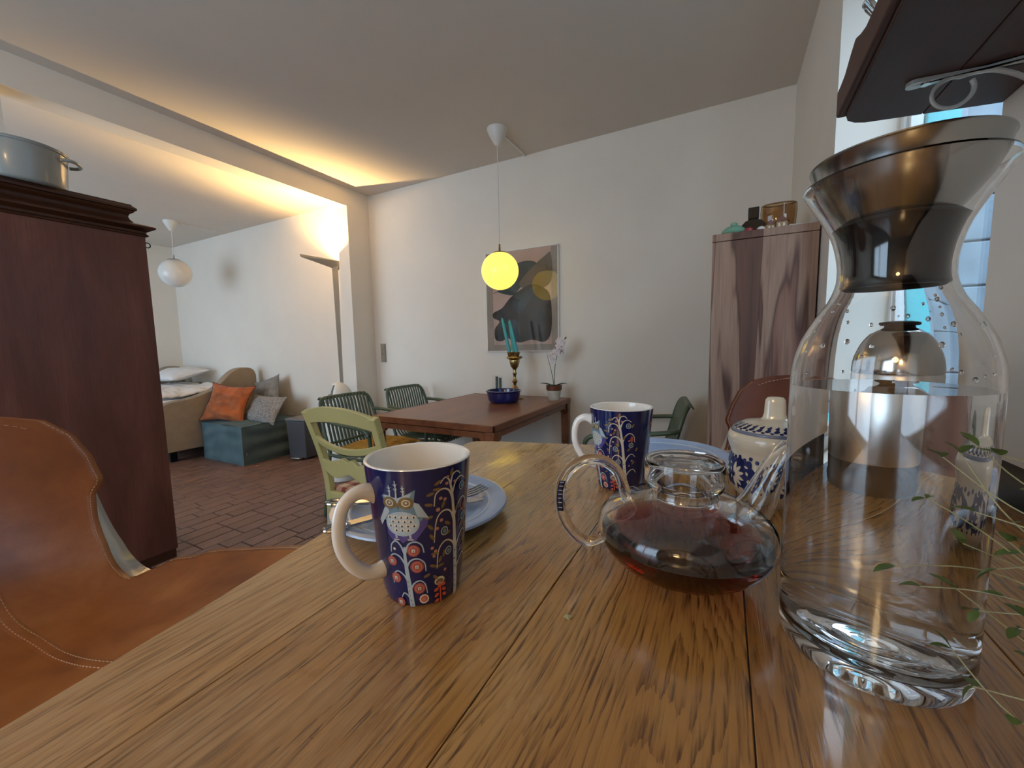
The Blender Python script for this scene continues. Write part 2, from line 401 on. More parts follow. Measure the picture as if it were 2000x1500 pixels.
for c in cells:
    if c in cs:
        o = bpy.data.objects.new('brick', random.choice(bmesh_shared)); COL.objects.link(o); o.parent = fl
        o.location = ((c[0]+c[1])/2, (c[2]+c[3])/2, random.uniform(-.0012, .0006))
    else:
        rest.box(c[0]+gp/2, c[1]-gp/2, c[2]+gp/2, c[3]-gp/2, -.02, random.uniform(-.0018, 0))
ro = obj('brick_field', rest, 'brick', fl, smooth=0); ro['kind'] = 'stuff'
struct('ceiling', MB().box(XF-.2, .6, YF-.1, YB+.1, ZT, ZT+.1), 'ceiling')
struct('wall_back', MB().box(XF-.2, .6, YB, YB+.15, -.1, ZT), 'wall')
# opening between the two rooms
wl = MB().box(-3.14, XL, YF, .66, 0, ZT).box(-3.14, XL, 2.60, YB, 0, ZT).box(-3.14, XL, .66, 2.60, 2.385, ZT)
struct('wall_left', wl, 'wall', smooth=0)
struct('wall_far', MB().box(XF-.15, XF, YF, YB, 0, ZT), 'wall')
def front(xa, xb, ya, wins):
    q = MB(); xs = xa
    for (x0, x1, z0, z1) in wins:
        q.box(xs, x0, ya, ya+.2, 0, ZT); q.box(x0, x1, ya, ya+.2, 0, z0); q.box(x0, x1, ya, ya+.2, z1, ZT); xs = x1
    q.box(xs, xb, ya, ya+.2, 0, ZT); return q
struct('wall_front', front(XF, .6, YF-.2+.2-.2, [(-6.5, -3.6, .30, 2.40), (-2.6, -.9, .60, 2.30)]), 'wall_grey', smooth=0)
wr = MB().box(XR, .6, YF, .79, .985, ZT).box(.335, .6, YF, .79, 0, .985).box(XR, .6, 1.785, YB, 0, ZT).box(XR, .6, .79, 1.785, 2.35, ZT).box(XR, .6, .79, 1.785, 0, .88)
struct('wall_right', wr, 'wall', smooth=0)
struct('trim_1', MB().box(.318, .334, YF+.02, .788, .02, .984), 'darkboard', bevel=.002)
def window(name, axis, p, a0, a1, z0, z1, depth, barw=.045, mull=1, mat='frame_white', outer=None):
    # frame in the plane axis = p; a runs along the wall
    q = MB()
    def bx(a, b, c, d, t0, t1):
        (q.box(t0, t1, a, b, c, d) if axis == 'x' else q.box(a, b, t0, t1, c, d))
    bx(a0, a0+barw, z0, z1, p, p+depth); bx(a1-barw, a1, z0, z1, p, p+depth); bx(a0, a1, z0, z0+barw, p, p+depth); bx(a0, a1, z1-barw, z1, p, p+depth)
    for k in range(mull):
        c = a0+(a1-a0)*(k+1)/(mull+1); bx(c-barw*.55, c+barw*.55, z0, z1, p+.005, p+depth-.005)
    o = struct(name, q, mat, smooth=0, bevel=.003)
    g = MB(); q = g; bx(a0+barw*.5, a1-barw*.5, z0+barw*.5, z1-barw*.5, p+depth*.45, p+depth*.45+.004)
    obj('pane', g, 'pane', o, smooth=0)
    return o
w1 = window('window_1', 'x', .475, .79, 1.785, .88, 2.35, .048, .03, 0)
q = MB()
for (y0, y1, z0, z1) in ((.79, .83, .88, 2.35), (1.74, 1.785, .88, 2.35), (.79, 1.785, .88, .925), (.79, 1.785, 2.305, 2.35)): q.box(.524, .60, y0, y1, z0, z1)
obj('outer_frame', q, 'turquoise', w1, smooth=0, bevel=.003)
q = MB()
for (y0, y1, z0, z1) in ((.822, .84, .91, 2.32), (1.735, 1.753, .91, 2.32), (.822, 1.753, .91, .93), (.822, 1.753, 2.30, 2.32)): q.box(.485, .515, y0, y1, z0, z1)
obj('sash', q, 'frame_white', w1, smooth=0, bevel=.002)
window('window_2', 'y', -1.72, -2.6, -.9, .60, 2.30, .06, .05, 1)
window('window_3', 'y', -1.72, -6.5, -3.6, .30, 2.40, .06, .05, 2)
# outside the window: a whitewashed block wall across the yard
struct('yard_ground', MB().box(.6, 6, -3, 3.3, -.2, -.12), 'ground')
struct('sky_blocker_wall', MB().box(2.5, 2.7, -3, 3.12, -.12, 2.7), 'block')  # unseen wall added to cut the sky light reaching the window reveal
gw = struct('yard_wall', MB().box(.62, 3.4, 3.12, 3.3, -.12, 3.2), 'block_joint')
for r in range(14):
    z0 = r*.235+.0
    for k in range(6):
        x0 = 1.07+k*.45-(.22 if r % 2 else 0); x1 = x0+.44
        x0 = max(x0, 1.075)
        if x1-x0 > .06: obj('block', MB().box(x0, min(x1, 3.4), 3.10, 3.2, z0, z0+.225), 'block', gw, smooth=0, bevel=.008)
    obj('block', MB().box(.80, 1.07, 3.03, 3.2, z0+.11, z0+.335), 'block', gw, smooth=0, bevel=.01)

# ------------------------------------------------------------------ oak table in the foreground
TZ = .94
ot = thing('oak_table', 'worn oak kitchen table of wide planks laid for tea', 'table', (0, 0, 0))
outline = [(.300, -.55), (.300, .862), (.20, .855), (.05, .826), (-.10, .790), (-.25, .750), (-.35, .723), (-.43, .700), (-.452, .690), (-.460, .675), (-.458, .655), (-.43, .52), (-.405, .40), (-.381, .279), (-.355, .148), (-.338, .044), (-.318, -.10), (-.29, -.30), (-.26, -.55)]
def clip(poly, a, keep_gt):
    out = []
    for i in range(len(poly)):
        p, q = poly[i], poly[(i+1) % len(poly)]
        ip, iq = (p[0] > a) == keep_gt, (q[0] > a) == keep_gt
        if ip: out.append(p)
        if ip != iq: t = (a-p[0])/(q[0]-p[0]); out.append((a, p[1]+t*(q[1]-p[1])))
    return out
js = [-.60, -.268, -.120, .019, .162, .40]
for a, b in zip(js, js[1:]):
    pl = clip(clip(outline, a+.0004, True), b-.0004, False)
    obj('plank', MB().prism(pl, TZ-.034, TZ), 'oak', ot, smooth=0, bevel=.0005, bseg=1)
ap = MB().box(-.20, .26, .60, .622, .80, TZ-.034).box(-.20, .26, -.47, -.448, .80, TZ-.034).box(-.222, -.20, -.47, .622, .80, TZ-.034).box(.26, .282, -.47, .622, .80, TZ-.034)
obj('apron', ap, 'oak_edge', ot, smooth=0)
for lx in (-.215, .27):
    for ly in (-.46, .60): obj('leg', MB().sweep_rect([(lx, ly, 0), (lx, ly, TZ-.034)], [.05, .065], [.05, .065]), 'oak_edge', ot, smooth=0, bevel=.004)

# ------------------------------------------------------------------ mugs
RB, RT, MH = .0305, .0424, .112
def mrad(h): # h in mm
    k = max(0, min(1, h/112)); return RB+(RT-RB)*(k**.85)
def mp(th, h, off=.00025):
    r = mrad(h)+off; a = math.radians(th); return (r*math.cos(a), r*math.sin(a), h/1000)
KD = .64   # mm of arc per degree, used for the widths of drawn strokes
class Deco(MB):
    def pt(s, th, h, o): return mp(th, h, o)
    def stroke(s, pts, w0, w1=None, o=.0003, n=6):
        w1 = w0 if w1 is None else w1
        P = catmull([(a*KD, b, 0) for a, b in pts], n); k = len(P); rows = []
        for i, p in enumerate(P):
            t = (P[min(i+1, k-1)]-P[max(i-1, 0)]).normalized(); nn = Vector((-t.y, t.x, 0)); ww = (w0+(w1-w0)*i/(k-1))/2
            l, r = p+nn*ww, p-nn*ww; rows.append([mp(l.x/KD, l.y, o), mp(r.x/KD, r.y, o)])
        s.grid(rows); return s
    def poly(s, pts, o=.0003):
        # fan from the centre, edges subdivided so that it follows the cup
        cx = sum(p[0] for p in pts)/len(pts); cy_ = sum(p[1] for p in pts)/len(pts); rings = []
        E_ = []
        for i in range(len(pts)):
            a, b = pts[i], pts[(i+1) % len(pts)]
            for j in range(3): E_.append((a[0]+(b[0]-a[0])*j/3, a[1]+(b[1]-a[1])*j/3))
        for k in (0.001, .4, .75, 1): rings.append([mp(cx+(x-cx)*k, cy_+(y-cy_)*k, o) for x, y in E_])
        s.grid(rings, cv=True); return s
    def ell(s, th, h, a, b, o=.0003, n=14, rot=0):
        c, q = math.cos(rot), math.sin(rot)
        return s.poly([(th+(a*c*math.cos(2*PI*i/n)-b*q*math.sin(2*PI*i/n))/KD, h+a*q*math.cos(2*PI*i/n)+b*c*math.sin(2*PI*i/n)) for i in range(n)], o)
INK = {k: plain('print_'+k, v, .16, var=.08, vs=60) for k, v in dict(ice=(.42, .52, .60), cream=(.66, .64, .55), slate=(.16, .26, .34), brown=(.22, .15, .07), olive=(.20, .14, .06), red=(.42, .09, .07), coral=(.62, .12, .07), pink=(.48, .25, .22), violet=(.10, .08, .30), dark=(.012, .014, .05)).items()}
def make_mug(name, label):
    t = thing(name, label, 'mug', group=None)
    prof = [(0, 0), (RB-.004, 0), (RB-.001, .001), (RB, .004)]+[(mrad(h), h/1000) for h in (10, 20, 35, 50, 65, 80, 95, 104, 109, 111)]
    cup = obj('cup', MB().lathe(prof, 72, capb=False, capt=False), 'navy_glaze', t)
    prof = [(mrad(111), .1110), (RT-.0004, .1117), (RT-.0012, .1120), (RT-.0022, .1118), (RT-.0030, .1110)]+[(mrad(h)-.0034, h/1000) for h in (100, 80, 60, 40, 20, 9)]+[(RB-.008, .006), (0, .0055)]
    obj('lining', MB().lathe(prof, 72, capb=False, capt=False), 'white_glaze', t)
    th = math.radians(-110); d = Vector((math.cos(th), math.sin(th), 0))
    pts = [d*r+Vector((0, 0, z)) for r, z in ((.036, .0885), (.044, .0925), (.053, .0925), (.0615, .086), (.0655, .072), (.0645, .056), (.058, .041), (.048, .0305), (.039, .0275), (.031, .0285))]
    P = catmull(pts, 6); k = len(P)
    rr = [.0050+.0026*abs(2*i/(k-1)-1)**3 for i in range(k)]
    obj('handle', MB().tube(P, rr, 14, flat=.72, upv=(0, 0, 1)), 'white_glaze', t)
    # owl
    D = Deco; ice, cream, slate, brown, olive, red, coral, pink, violet, dark = [D() for _ in range(10)]
    violet.poly([(-88, 62), (-80, 55), (-76, 59), (-70, 55), (-64, 58), (-56, 56), (-48, 63), (-42, 68), (-40, 74), (-50, 78), (-88, 70)], .0002)
    slate.poly([(-90, 92), (-82, 93), (-73, 90), (-64, 93), (-53, 97), (-55, 88), (-46, 74), (-58, 66), (-80, 66), (-92, 75), (-86, 86)], .0003)
    ice.ell(-69, 70.5, 12.2, 9.8, .0004, 24)
    ice.poly([(-57, 88), (-50, 86), (-40, 74), (-52, 76)], .00045); ice.poly([(-85, 86), (-82, 80), (-95, 68), (-97, 72)], .00045)
    ice.poly([(-88, 93), (-80, 91), (-72, 89.5), (-64, 91), (-56, 95), (-60, 90), (-72, 87), (-84, 89)], .00045)
    for a, h0, h1 in ((-80, 91, 100.5), (-73, 90, 104), (-65.5, 91, 100.5)):
        ice.stroke([(a, h0), (a+.3, (h0+h1)/2), (a-.2, h1)], 1.3, .6, .00045)
        for k_ in (.45, .7): ice.stroke([(a-1.8, h0+(h1-h0)*(k_+.14)), (a, h0+(h1-h0)*k_), (a+1.8, h0+(h1-h0)*(k_+.14))], .45, .45, .0005)
    for a in (-81, -63):
        olive.ell(a, 87, 5.2, 4.7, .0005, 16); cream.ell(a, 87, 3.0, 2.7, .0006, 12); brown.ell(a, 87, 2.2, 2.0, .0007, 12); cream.ell(a+.3, 87.2, .8, .8, .0008, 8)
    brown.poly([(-74.5, 87), (-69.5, 87), (-72, 82)], .0006)
    for r_ in range(4):
        for c_ in range(5-(r_ % 2)-(1 if r_ == 3 else 0)):
            a = -69+(c_-(4-(r_ % 2)-(1 if r_ == 3 else 0))/2)*6.6; h = 76-r_*3.4
            cream.ell(a, h, 2.0, 1.5, .0005, 10); dark.poly([(a-1.2, h-1.0), (a+1.2, h-1.0), (a, h+1.0)], .0006)
    for a in (-77, -61): ice.stroke([(a, 62), (a+.5, 59)], 1.4, 1.8, .0005); cream.stroke([(a-3, 58), (a+3.5, 58)], .9, .9, .0005)
    # tree with round fruits
    ice.stroke([(-64.8, 1.2), (-66.5, 18), (-68.2, 32), (-69, 44), (-68.6, 52)], 4.6, 1.6)
    br = [((-68.6, 46), (-64, 54), (-56, 56), (-49, 53), (-46.5, 46.5)), ((-69, 45), (-73, 53), (-79, 56.5), (-85, 53), (-86.5, 47)), ((-68.4, 34), (-63, 40.5), (-54, 42), (-46.5, 38), (-45, 31)), ((-68.6, 36), (-75, 43.5), (-83, 45.5), (-89.5, 42), (-91, 36)),
          ((-67, 21), (-72, 28), (-80, 31.5), (-87, 28), (-89, 20)), ((-66.3, 14), (-61, 21), (-53, 23.5), (-46.5, 20), (-44, 12)), ((-65.4, 6), (-69.5, 11), (-75, 13), (-79, 9))]
    for b in br: ice.stroke(b, 1.5, .8)
    for a, h, s_ in ((-58.5, 48.9, 4.9), (-55.5, 35.5, 5.2), (-53.9, 17, 4.8), (-83.9, 25.7, 4.4), (-86.8, 39.5, 4.2), (-80.9, 4.9, 3.8)):
        red.ell(a, h, s_, s_*.98, .0004, 16); pink.ell(a, h, s_*.74, s_*.74, .0005, 14); red.ell(a, h, s_*.62, s_*.62, .0006, 14); cream.poly([(a-2, h-1.4), (a+2, h-1.4), (a+2, h+1.4), (a-2, h+1.4)], .0007); slate.poly([(a-.6, h-1.5), (a+.6, h-1.5), (a+.6, h+.7), (a-.6, h+.7)], .0008)
    cream.ell(-81.5, 50, 1.1, 1.1)
    for h in range(3, 26, 4): dark.ell(-65.3-h*.1+random.uniform(-1.5, 1.5), h, .35, .5, .0004, 6)
    # tall tree
    cream.stroke([(2.2, 0.6), (-1.5, 22), (-5.5, 46), (-8.6, 68), (-13, 90), (-15.6, 97)], 5.0, 1.2)
    br = [((-8.4, 64), (-14, 74.5), (-23.4, 77), (-31.5, 71), (-34.6, 53)), ((-12, 84), (-17, 92), (-25.2, 94.5), (-32.5, 91), (-34.2, 82)), ((-5.6, 44), (-12, 50), (-20.9, 52), (-29, 46), (-31.2, 31)), ((-14.6, 94), (-17, 100), (-22, 103), (-27.5, 99)),
          ((-8.8, 68), (-3, 78), (5, 82), (13, 78), (15, 70)), ((-12.6, 88), (-8, 97), (0, 100), (7, 97)), ((-4.6, 40), (2, 50), (10, 54), (18, 50)), ((-15.2, 96), (-12.5, 103.5), (-6, 105), (-1, 102)), ((-1.6, 22), (6, 30), (15, 33), (22, 28))]
    for b in br: cream.stroke(b, 1.5, .7)
    for h in (8, 13, 18, 26, 33, 40): slate.ell(1.2-h*.16, h, 1.0, .9, .0004, 8)
    for a, h, ro in ((-38, 92, .3), (-40, 84, -.2), (-38.5, 66, -.9), (-37, 58, -1), (-40, 74, .2), (-30, 100, .6), (-24, 82, 1.2), (-18, 58, .3), (-18, 66, -.6), (-34, 44, 0), (-27, 38, 1.2), (-22, 42, 1.4), (-36, 34, -.4), (-33, 24, -.8), (-26, 33, .2), (-5, 76, 1.3), (9, 66, 1.2), (10, 92, 1.1), (4, 60, .9), (14, 42, 1), (20, 60, 1.2), (-44, 27, .4), (-14, 106, 1.3), (-31, 95, 0)):
        olive.ell(a, h, 3.0, 1.25, .0004, 10, ro)
    for a, h, s_ in ((-22, 86, 1.4), (-27, 87.5, 1.3), (-30, 79, 1.6), (-20, 98, 1.3), (-26, 70, 1.4), (-31, 64, 1.4), (-37, 49, 1.3), (-33, 46, 1.3), (-35, 42, 1.2), (-20, 28, 1.3), (4, 72, 1.2), (2, 90, 1.2), (11, 45, 1.3), (6, 38, 1.2), (-19, 103, 1.2), (-10, 98, 1.1)):
        pink.ell(a, h, s_, s_, .0005, 10)
    for a, h in ((-22, 60.5), (2, 92), (-16, 43), (8, 66)):
        ice.ell(a, h, 3.0, 3.6, .0005, 14); dark.ell(a, h, 2.2, 2.7, .0006, 12); slate.ell(a, h, 1.4, 1.9, .0007, 10)
    red.ell(9, 74, 1.8, 4.2, .0005)
    # coral flower and sun
    coral.stroke([(-25, 1.5), (-26, 8), (-26.5, 14)], 1.6, 1.2, .0005)
    for a, h, ro in ((-31, 3.2, .5), (-31.5, 8, .7), (-20, 7, -.5), (-21, 11.5, -.6), (-32, 13, .4), (-27, 15.5, 0), (-22, 16, 0)): coral.ell(a, h, 2.2, 1.5, .0005, 10, ro)
    cream.ell(-27.5, 20, 4.6, 3.6, .0004); olive.ell(-27.5, 19.4, 3.4, 2.4, .0005); pink.ell(-28, 18, 1.8, 1.4, .0006)
    cream.ell(-48.5, 7.5, 4.2, 4.1, .0004, 10); coral.ell(-48.5, 7.5, 2.9, 2.8, .0005, 12); pink.ell(-48.5, 7.5, 1.6, 1.6, .0006, 10)
    # far side of the cup
    cream.stroke([(110, 1), (112, 30), (114, 60)], 4, 1.4); coral.poly([(60, 35), (78, 35), (72, 66), (66, 66)]); coral.ell(58, 92, 3, 3, .0004, 12); pink.ell(58, 92, 1.7, 1.7, .0005, 10); cream.stroke([(56, 70), (62, 40), (60, 30)], 1.6, 1.2)
    for s_ in range(6): cream.stroke([(112, 20+s_*7), (112+(10 if s_ % 2 else -10), 27+s_*7), (112+(22 if s_ % 2 else -22), 22+s_*7)], 1.3, .7); red.ell(112+(15 if s_ % 2 else -15), 19+s_*7, 3, 3)
    for n_, q_ in (('violet', violet), ('slate', slate), ('ice', ice), ('cream', cream), ('olive', olive), ('brown', brown), ('red', red), ('coral', coral), ('pink', pink), ('dark', dark)):
        o = obj('printed_pattern', q_, INK[n_], cup, smooth=60); o['kind'] = 'stuff'
    return t
mug = make_mug('patterned_mug', 'navy mug with an owl and trees, white handle, in front of the plate with cutlery')
mug.location = (-.2187, .2471, TZ)
mug2 = copy_tree(mug); mug2.location = (-.1243, .556, TZ); mug2.rotation_euler.z = math.radians(-66)
mug2['label'] = 'navy tree-patterned mug standing behind the glass teapot handle'
for o in (mug, mug2): o['group'] = 'navy patterned mugs'

# ------------------------------------------------------------------ plates and cutlery
def plate(label, loc):
    t = thing('side_plate', label, 'plate', loc, group='blue grey side plates')
    R = .1027
    prof = [(0, 0), (.060, 0), (.062, .0015), (.066, .004), (.085, .0085), (R-.003, .0125), (R, .0145), (R-.001, .0165), (R-.004, .0168), (.082, .0125), (.071, .0085), (.066, .0068), (.0, .0062)]
    obj('dish', MB().lathe(prof, 72, capb=False, capt=False), 'plate', t)
    obj('rim_line', MB().lathe([(.0795, .0118), (.0805, .0126), (.082, .0131), (.083, .0129)], 72, capb=False, capt=False), 'plate_line', t)
    return t
plate('blue-grey plate with knife and fork on it, behind the owl mug', (-.317, .361, TZ))
plate('empty blue-grey plate between the far mug and the sugar bowl', (-.085, .695, TZ))
def cutlery(name, label, a, b, kind):
    a, b = Vector(a), Vector(b); L = (b-a).length; d = (b-a).normalized()
    t = thing(name, label, kind, a); t.rotation_euler = Vector((1, 0, 0)).rotation_difference(d).to_euler()
    h = MB(); n = 16
    # looped handle end, flattening shaft
    loop = [(.012-.012*math.cos(2*PI*i/20), .0075*math.sin(2*PI*i/20), .001) for i in range(20)]
    h.tube(loop, .0021, 8, closed=True)
    h.sweep_rect([(.022, 0, .001), (.05, 0, .0015), (L*.55, 0, .003), (L*.62, 0, .003)], [.0025, .003, .003, .0035], [.010, .012, .009, .010] if kind == 'knife' else [.010, .012, .006, .006], (0, 0, 1))
    obj('handle', h, 'polish', t)
    if kind == 'knife':
        bl_ = [(L*.60, -.006), (L*.72, -.009), (L*.92, -.0085), (L*.99, -.002), (L, .004), (L*.9, .0075), (L*.6, .006)]
        obj('blade', MB().prism(bl_, .0018, .0032), 'polish', t, bevel=.0006)
    else:
        q = MB().sweep_rect([(L*.60, 0, .003), (L*.70, 0, .0015), (L*.78, 0, .001)], [.0022]*3, [.006, .018, .022], (0, 0, 1))
        for k in (-.0084, -.0028, .0028, .0084): q.sweep_rect([(L*.775, k, .001), (L*.9, k, .002), (L, k*.95, .0055)], [.002, .002, .0012], [.0034, .0030, .0016], (0, 0, 1))
        obj('tines', q, 'polish', t)
    return t
cutlery('dinner_knife', 'steel knife with looped handle lying across the blue-grey plate', (-.412, .303, .9565), (-.246, .390, .9545), 'knife')
cutlery('dinner_fork', 'steel fork with looped handle resting on the plate beside the knife', (-.347, .250, .9580), (-.268, .425, .9535), 'fork')
tag(obj('crumb', MB().add([(-.0995, .2605, TZ+.0002), (-.094, .2585, TZ+.0002), (-.0925, .2625, TZ+.0015), (-.096, .265, TZ+.0002), (-.0965, .262, TZ+.0022)], [(0, 1, 4), (1, 2, 4), (2, 3, 4), (3, 0, 4), (3, 2, 1, 0)]), 'herb_stem', smooth=0), 'tiny green herb crumb lying on the bare oak planks', 'crumb')

# ------------------------------------------------------------------ glass teapot
tp = thing('glass_teapot', 'round clear glass teapot half full of red-brown tea', 'teapot', (-.0274, .356, TZ))
def ellip(r, h0, b, z): # radius of the ellipsoid wall at height z
    k = (z-h0)/b; return r*math.sqrt(max(0, 1-k*k))
A_, B0, BB, TH = .0700, .0445, .0445, .0016
outp = [(0, 0.0004), (.030, .0004), (.036, .0016)]+[(ellip(A_, B0, BB, z), z) for z in [.004+.0775*i/22*1.0 for i in range(23)] if ellip(A_, B0, BB, z) > .030 or z < .06]
outp = [(0, .0006), (.028, .0004)]+[(A_*math.cos(p), B0+(BB if p < 0 else .0290)*math.sin(p)) for p in [math.radians(-64+k*4.6) for k in range(27)]]
outp = [q for q in outp if not (q[1] > .05 and q[0] < .030)]
outp += [(.0275, .0718), (.0264, .0738), (.0262, .0770), (.0268, .0790)]
inp = [(r-TH if r > TH else 0, z+(TH if z < .02 else 0)) for r, z in outp]
prof = outp+[(.0256, .0793)]+inp[::-1]
prof[-1] = (0, .0024)
pot = obj('body', MB().lathe(prof, 80, capb=False, capt=False), 'thin_glass', tp)
zl = .0385
liq = [(0, .0018), (.0270, .0016)]+[((A_-TH*.45)*math.cos(p), B0+(BB-TH*.5)*math.sin(p)) for p in [math.radians(-63+k*4) for k in range(14)]]
liq = [q for q in liq if q[1] < zl-.0006]
rs = (A_-TH*.45)*math.sqrt(1-((zl-B0)/(BB-TH*.5))**2)
liq += [(rs, zl), (rs*.5, zl), (0, zl)]
obj('tea', MB().lathe(liq, 80, capb=False, capt=False), 'tea', tp)
lp = [(0, .0990), (.026, .0990), (.0288, .0975), (.0290, .0840), (.0215, .0825), (.0212, .0690), (.0236, .0690), (.0238, .0792), (.0306, .0797), (.0314, .0820), (.0314, .0992), (.0306, .1015), (.0285, .1022), (.0225, .1014), (.0200, .1022), (.0170, .1014), (.0130, .1018), (.0090, .1011), (0, .1010)]
lid = obj('lid', MB().lathe(lp, 64, capb=False, capt=False), 'glass', tp)
# spout, pointing to the right and a little away
sd = Vector((math.cos(math.radians(16)), math.sin(math.radians(16)), 0))
S = [sd*r+Vector((0, 0, z)) for r, z in ((.048, .054), (.056, .066), (.0615, .080), (.067, .093), (.0735, .108), (.0785, .1165))]
S = catmull(S, 4); k = len(S); ro_ = [.0155-.0085*(i/(k-1))**.8 for i in range(k)]
q = MB(); rows = []
tmp = MB().tube(S, ro_, 24, caps=False); tmp2 = MB().tube(S, [r-.0014 for r in ro_], 24, caps=False)
rows = [tmp.v[i*24:(i+1)*24] for i in range(k)]+[tmp2.v[i*24:(i+1)*24] for i in range(k)][::-1]
obj('spout', MB().grid(rows, cu=True, cv=True), 'thin_glass', tp)
# handle: a wide loop of glass rod on the left
hd = Vector((math.cos(math.radians(196)), math.sin(math.radians(196)), 0))
Hs = [hd*r+Vector((0, 0, z)) for r, z in ((.046, .0640), (.049, .077), (.055, .090), (.066, .0975), (.080, .0975), (.094, .089), (.1025, .074), (.1035, .056), (.098, .040), (.089, .028), (.0785, .0235), (.067, .0285), (.0655, .031))]
obj('handle', MB().tube(catmull(Hs, 6), .0046, 16, flat=1.15), 'glass', tp)
lb = MB(); nrm = Vector((-.2, -1, .1)).normalized()
Pm = [hd*r+Vector((0, 0, z)) for r, z in ((.1012, .0775), (.1030, .069), (.1037, .060), (.1028, .050))]
Pc = catmull(Pm, 5)
Vv = Vector((tp.location.x, tp.location.y, 0)); tocam = (Vector((0, 0, ZC))-Vector(tp.location)-Pc[8]).normalized()
rows = []
for p in Pc:
    side = hd.cross(Vector((0, 0, 1))); rows.append([p+tocam*.0052+hd*(-.0026), p+tocam*.0056, p+tocam*.0052+hd*.0026])
obj('printed_mark', MB().grid(rows), plain('navy_mark', (.01, .012, .06), .3), tp, solid=.0003)
q = MB()
for i in range(1, len(Pc)-1, 2):
    p = Pc[i]+tocam*.0060; t_ = (Pc[i+1]-Pc[i-1]).normalized()
    q.add([p-hd*.0017, p+hd*.0017, p+hd*.0017+t_*.0007, p-hd*.0017+t_*.0007], [(0, 1, 2, 3)])
obj('printed_strokes', q, plain('pale_mark', (.55, .6, .7), .4), tp, smooth=0, solid=.0002)

# ------------------------------------------------------------------ water carafe
ca = thing('water_carafe', 'tall glass carafe of water with steel funnel and black stopper', 'carafe', (.0862, .3186, TZ))
G = .0022
def crad(z):
    pts = [(.0, .0435), (.004, .0462), (.010, .0474), (.05, .0474), (.16, .0474), (.178, .0472), (.188, .0458), (.198, .0428), (.208, .0382), (.214, .0347), (.221, .0302), (.228, .0272), (.234, .0260), (.241, .0258), (.248, .0266), (.256, .0283), (.262, .0303), (.268, .0331), (.274, .0363), (.280, .0397), (.285, .0426), (.289, .0446)]
    for (a, ra), (b, rb) in zip(pts, pts[1:]):
        if a <= z <= b: return ra+(rb-ra)*(z-a)/(b-a)
    return pts[-1][1]
zs = [.0, .004, .010]+[.02+.02*i for i in range(8)]+[.178+.004*i for i in range(28)]
zs = [z for z in zs if z <= .287]
outp = [(0, .0025), (.030, .0015), (.040, .0003)]+[(crad(z), z) for z in zs]+[(.0444, .2885), (.0452, .2900), (.0446, .2912)]
inn = [(crad(z)-G, z) for z in zs if z > .017]+[(.0432, .2900)]
bot = [(.0420, .0165)]+[(rr_, .0125+.0022*(1-rr_/.04)+.0006*math.sin(rr_*640)) for rr_ in [.0395-.0012*k for k in range(32)]]+[(0, .0145)]
prof = outp+inn[::-1]+bot
obj('glass_body', MB().lathe(prof, 96, capb=False, capt=False), 'glass', ca)
wz = .1705
wp = [(0, .0140)]+[(rr_, .0120+.0022*(1-rr_/.04)+.0006*math.sin(rr_*640)) for rr_ in [.0395-.0012*k for k in range(32)][::-1]]+[(.0425, .0160)]+[(crad(z)-G*.55, z) for z in zs if .017 < z < wz-.001]+[(crad(wz)-G*.55, wz), (.030, wz-.0004), (0, wz-.0005)]
obj('water', MB().lathe(wp, 96, capb=False, capt=False), 'water', ca)
# stopper: steel funnel, black collar
fp = [(.0205, .235), (.0208, .262), (.0255, .2685), (.0300, .2745), (.0360, .2835), (.0402, .2935), (.0418, .3010), (.0424, .3016), (.0422, .3024), (.0410, .3018), (.0392, .2945), (.0350, .2845), (.0290, .2755), (.0235, .2690), (.0195, .262), (.0195, .235)]
st = obj('funnel', MB().lathe(fp, 80, closed=True), 'funnel_steel', ca)
bp = [(.0196, .2285), (.0225, .2285)]+[(crad(z)-G-.0002, z) for z in (.2300, .234, .241, .248, .256, .262, .2645)]+[(.0262, .2672), (.0238, .2676), (.0207, .264), (.0206, .232)]
obj('collar', MB().lathe(bp, 80, closed=True), 'black', ca)
q = MB()
for k in range(46):
    z = random.uniform(.176, .226); a = random.uniform(0, 2*PI); r = crad(z)-G-.0001; s = random.uniform(.0005, .0013)
    q.sphere((r*math.cos(a), r*math.sin(a), z), s, 8, 6, sz=1.3)
o = obj('droplets', q, 'water', ca); o['kind'] = 'stuff'

# ------------------------------------------------------------------ sugar bowl
sb = thing('sugar_bowl', 'cream ceramic lidded bowl painted with cobalt flowers', 'bowl', (.0566, .577, TZ))
bp = [(0, 0), (.030, 0), (.033, .003), (.040, .010), (.0465, .022), (.0485, .034), (.0475, .050), (.0455, .062), (.0480, .068), (.0500, .076), (.0498, .082), (.0480, .086), (.0462, .0872), (.0445, .0860), (.044, .070), (.040, .02), (0, .010)]
body = obj('bowl_body', MB().lathe(bp, 64, capb=False, capt=False), 'cream_glaze', sb)
lp = [(0, .083), (.0430, .083), (.0455, .0880), (.0450, .0905), (.0415, .0945), (.033, .0985), (.020, .1010), (.0130, .1025), (0, .103)]
lid = obj('lid', MB().lathe(lp, 64, capb=False, capt=False), 'cream_glaze', sb)
kn = []
for z, a, b in ((.101, .0165, .0120), (.104, .0128, .0080), (.110, .0114, .0062), (.120, .0110, .0060), (.1265, .0104, .0056), (.1295, .0082, .0040), (.1302, .004, .002)):
    kn.append([(a*math.copysign(abs(math.cos(u))**.7, math.cos(u)), b*math.copysign(abs(math.sin(u))**.7, math.sin(u)), z) for u in [2*PI*j/28 for j in range(28)]])
q = MB().grid(kn, cv=True); n0 = len(q.v); q.f.append(tuple(range(n0-28, n0)))
obj('knob', q, 'cream_glaze', lid)
